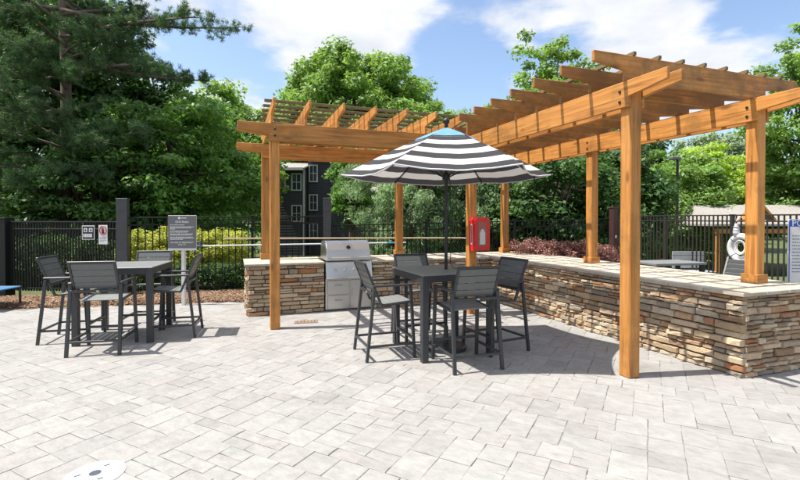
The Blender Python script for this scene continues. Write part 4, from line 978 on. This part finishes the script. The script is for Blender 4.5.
# right of the umbrella
tree('magnolia_tree', 'dark glossy magnolia behind the plum coloured shrubs', 552, 16.5, 4.9, 2.3, -.6, LM['dark'], 190, 150, .10, .6, 51, bottom=-1)
tree('magnolia_tree', 'dark broadleaf tree behind the oxblood post', 612, 19, 5.6, 2.4, -.8, LM['dark'], 170, 150, .11, .65, 52, bottom=-1)
tree('tulip_tree', 'tall airy bright green tree above the bar pergola', 548, 30, 13.6, 3.0, 3.5, LM['bright'], 170, 120, .14, .72, 53, lo=.25, rough=.3)
tree('tulip_tree', 'slender bright green tree half hidden behind the pergola rafters', 592, 32, 12.2, 2.6, 3.0, LM['mid'], 130, 120, .15, .75, 54, lo=.25, rough=.3)
tree('broadleaf_tree', 'small sunlit treetop showing between the umbrella and the rafters', 492, 34, 10.2, 2.4, 3.0, LM['bright'], 100, 120, .15, .8, 55)
tree('broadleaf_tree', 'round fresh green tree around the lamp post', 668, 27, 5.9, 3.3, -1.2, LM['bright'], 200, 150, .12, .75, 61, bottom=-1)
tree('broadleaf_tree', 'yellowish green spreading tree left of the end pergola post', 722, 30, 6.6, 3.2, -1.2, LM['lime'], 190, 150, .13, .75, 62, bottom=-1, flat=.4)
tree('broadleaf_tree', 'hazy grey green tree behind the fresh green trees', 712, 46, 10.6, 5.2, -1, LM['greygreen'], 220, 130, .2, 1.1, 63, bottom=-1)
tree('broadleaf_tree', 'dark green tree behind the pergola corner', 640, 40, 9.2, 4.2, -1, LM['dark'], 170, 130, .18, 1.0, 64, bottom=-1)
tree('sweetgum_tree', 'tall full green tree behind the timber shelter', 806, 25, 11.9, 2.9, -.8, LM['bright'], 240, 170, .12, .72, 65, rough=.22)
tree('broadleaf_tree', 'spreading green tree right behind the shelter roof', 880, 30, 12.5, 4.5, -.8, LM['mid'], 180, 150, .15, .9, 66, bottom=-1)
# far wood closing the view
VB, FB = [], []; rg = np.random.default_rng(77); cl = []
for px in np.linspace(-260, 1060, 120):
    D = rg.uniform(58, 75); p = at(px, D); top = rg.uniform(5.0, 8.5) * (1.0 if not 440 < px < 560 else .8)
    for k in range(7): cl.append((p.x + rg.normal() * 1.5, p.y + rg.normal() * 1.5, -1.2 + (top + 1.2) * (k + rg.random()) / 7))
V, F = leaves(np.array(cl), 60, 1.9 * rg.uniform(.7, 1.3, len(cl)), .36, rg, .35, .6)
fw = link('far_wood', npmesh('far_wood', V, F, LM['mid'])); fw['kind'] = 'stuff'; fw['label'] = 'far off belt of green woodland closing the view'; fw['category'] = 'woodland'

# big pine
def pine():
    p = at(58, 15.0); t = thing('pine_tree', 'tall pine with long horizontal limbs and dark needle tufts above the fence', 'tree', (p.x, p.y, -.1)); rg = np.random.default_rng(91)
    H = 13.5; mb_ = MB(); ax = lambda z: np.array((.25 * math.sin(z * .25), .15 * math.sin(z * .31 + 1), z))
    mb_.tube([tuple(ax(z)) for z in np.linspace(-.1, H, 16)], [.21 * (1 - .85 * z / H) + .02 for z in np.linspace(0, H, 16)], 10)
    tips = []
    rt = np.array((CY, -SY, 0)); fw_ = np.array((SY, CY, 0))
    def limb(z0, dir_, ln, rise, sub=9, r0=.07, tuft=1.0):
        a = ax(z0); dir_ = dir_ / np.linalg.norm(dir_); side = np.cross(dir_, (0, 0, 1)); pts_ = []
        for i in range(7):
            s = i / 6; pts_.append(a + dir_ * ln * s + np.array((0, 0, rise * s + .25 * math.sin(s * 3.14) * (1 if rise > 0 else -.5))) + side * .12 * math.sin(s * 5 + z0))
        mb_.tube([tuple(q_) for q_ in pts_], [r0 * (1 - .85 * i / 6) + .006 for i in range(7)], 6)
        for k in range(sub):
            s = .28 + .72 * (k + rg.random()) / sub; i = min(5, int(s * 6)); b = pts_[i] + (pts_[i + 1] - pts_[i]) * (s * 6 - i)
            d = dir_ * rg.uniform(.3, .9) + side * rg.choice((-1, 1)) * rg.uniform(.3, 1) + np.array((0, 0, rg.uniform(-.25, .45))); d /= np.linalg.norm(d); l2 = rg.uniform(.4, 1.1) * (1.15 - .5 * s) * tuft
            e = b + d * l2; mb_.tube([tuple(b), tuple((b + e) / 2 + np.array((0, 0, .05))), tuple(e)], [.018, .013, .006], 4)
            for m_ in range(int(7 * tuft) + 3): tips.append(b + (e - b) * rg.uniform(.25, 1.05) + rg.normal(size=3) * .10)
        for m_ in range(6): tips.append(pts_[-1] + rg.normal(size=3) * .15)
    # long upper limbs reaching towards the pergola
    limb(8.6, rt * 1 + fw_ * .15, 5.3, -.25, 16, .09); limb(7.6, rt * 1 - fw_ * .25, 5.0, .3, 14, .085); limb(7.0, rt * 1 + fw_ * .2, 4.4, -.35, 12, .08); limb(9.3, rt + fw_ * -.1, 5.2, .4, 14, .08)
    limb(6.3, rt * 1 - fw_ * .3, 3.9, .2, 12, .075)
    for z in np.linspace(3.0, 12.8, 46):
        a = rg.uniform(0, 6.28); limb(z, rt * math.cos(a) + fw_ * math.sin(a), rg.uniform(1.8, 3.6) * (1.1 - .45 * z / H), rg.uniform(-.4, .5), 9, .05)
    # heavy low boughs
    for z, dx, dy, ln in ((4.6, 1, -.4, 3.6), (4.2, .9, -.7, 3.0), (3.4, .8, -.8, 2.9), (3.2, -.8, -.6, 2.4), (4.9, .5, -1, 2.6), (3.1, .3, -1, 2.3), (5.4, -1, -.4, 3.2), (3.7, 1, .1, 3.3)):
        limb(z, rt * dx + fw_ * dy, ln, -.15, 13, .055, 1.25)
    tips_ = np.array(tips); per = 38; K = len(tips_); idx = np.repeat(np.arange(K), per); n_ = len(idx)
    d = rg.normal(size=(n_, 3)); d[:, 2] += .25; d /= np.linalg.norm(d, axis=1)[:, None]; ln = rg.uniform(.09, .17, n_)[:, None]
    c = tips_[idx] + rg.normal(size=(n_, 3)) * .03; b = np.cross(d, rg.normal(size=(n_, 3))); b /= np.linalg.norm(b, axis=1)[:, None]; wd = .0075
    V = np.stack([c - b * wd, c + b * wd, c + d * ln], 1).reshape(-1, 3); F = np.arange(n_ * 3).reshape(-1, 3)
    mb_.build('trunk', M['pinebark'], t, smooth=True); link('crown', npmesh('crown', V, F, LM['pine']), t)
pine()

# shrubs
def shrub(name, label, p, dims, lm, K, n_per, size, clump, seed, group=None, flat=.8, cat='shrub'):
    rg = np.random.default_rng(seed); t = thing(name, label, cat, (p.x, p.y, 0), -YAW, group); a, b, h = dims
    cl = []
    while len(cl) < K:
        q_ = rg.uniform(-1, 1, 3); r = abs(q_[0]) ** 3 + abs(q_[1]) ** 3 + abs(q_[2]) ** 3
        if r > 1 or (r < .25 and rg.random() < .7): continue
        cl.append((q_[0] * a, q_[1] * b, (q_[2] + 1) / 2 * h * .92 + .06))
    V, F = leaves(np.array(cl), n_per, clump * rg.uniform(.7, 1.2, K), size, rg, .4, .5, 0, flat)
    st = MB()
    for k in range(6): e = cl[rg.integers(K)]; st.tube([(rg.normal() * .06, rg.normal() * .06, -.05), (e[0] * .4, e[1] * .4, e[2] * .5), e], [.02, .014, .005], 5)
    st.build('stem', M['bark'], t); link('foliage', npmesh('foliage', V, F, lm), t)
    return t
hg = 'variegated shrubs behind the picket fence'
for i, px in enumerate((142, 170, 198, 226)):
    shrub('variegated_shrub', ['yellow green variegated shrub just right of the tall fence post', 'yellow green variegated shrub behind the grill rules notice', 'yellow green variegated shrub behind the chair next to the notice post', 'yellow green variegated shrub nearest the end of the grill counter'][i], at(px, 11.45 + .15 * (i % 2)), (.52, .45, 1.42 + .12 * ((i * 3) % 2)), LM['yellow'], 110, 95, .034, .17, 200 + i, hg)
for i, px in enumerate((152, 184, 214, 238)):
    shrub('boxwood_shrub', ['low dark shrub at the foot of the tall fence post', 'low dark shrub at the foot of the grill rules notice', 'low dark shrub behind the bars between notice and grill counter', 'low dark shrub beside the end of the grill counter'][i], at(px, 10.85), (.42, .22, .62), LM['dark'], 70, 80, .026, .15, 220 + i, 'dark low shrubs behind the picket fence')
for i, px in enumerate((-8, 30, 66, 100)):
    shrub('laurel_shrub', ['green leafy shrub behind the fence by the blue lounger', 'dark evergreen shrub behind the thick black fence post', 'green leafy shrub behind the sideways turned bar chair', 'dark evergreen shrub behind the two fence notices'][i], at(px, 11.9), (.75, .5, 1.25), LM['dark' if i % 2 else 'mid'], 90, 80, .045, .22, 240 + i, 'evergreen shrubs behind the closely barred fence')
for i, (px, D, a) in enumerate(((528, 10.5, .42), (556, 10.2, .42), (583, 9.9, .42), (604, 9.7, .30))):
    shrub('plum_leaf_shrub', ['plum leaved shrub beside the far corner post on the counter', 'plum leaved shrub halfway between two posts on the bar counter', 'plum leaved shrub right behind the middle post on the bar counter', 'small plum leaved shrub against the oxblood post'][i], at(px, D), (a, .38, 1.33 - .05 * i), LM['plum'], 110, 90, .026, .14, 260 + i, 'plum leaved shrubs behind the bar counter')
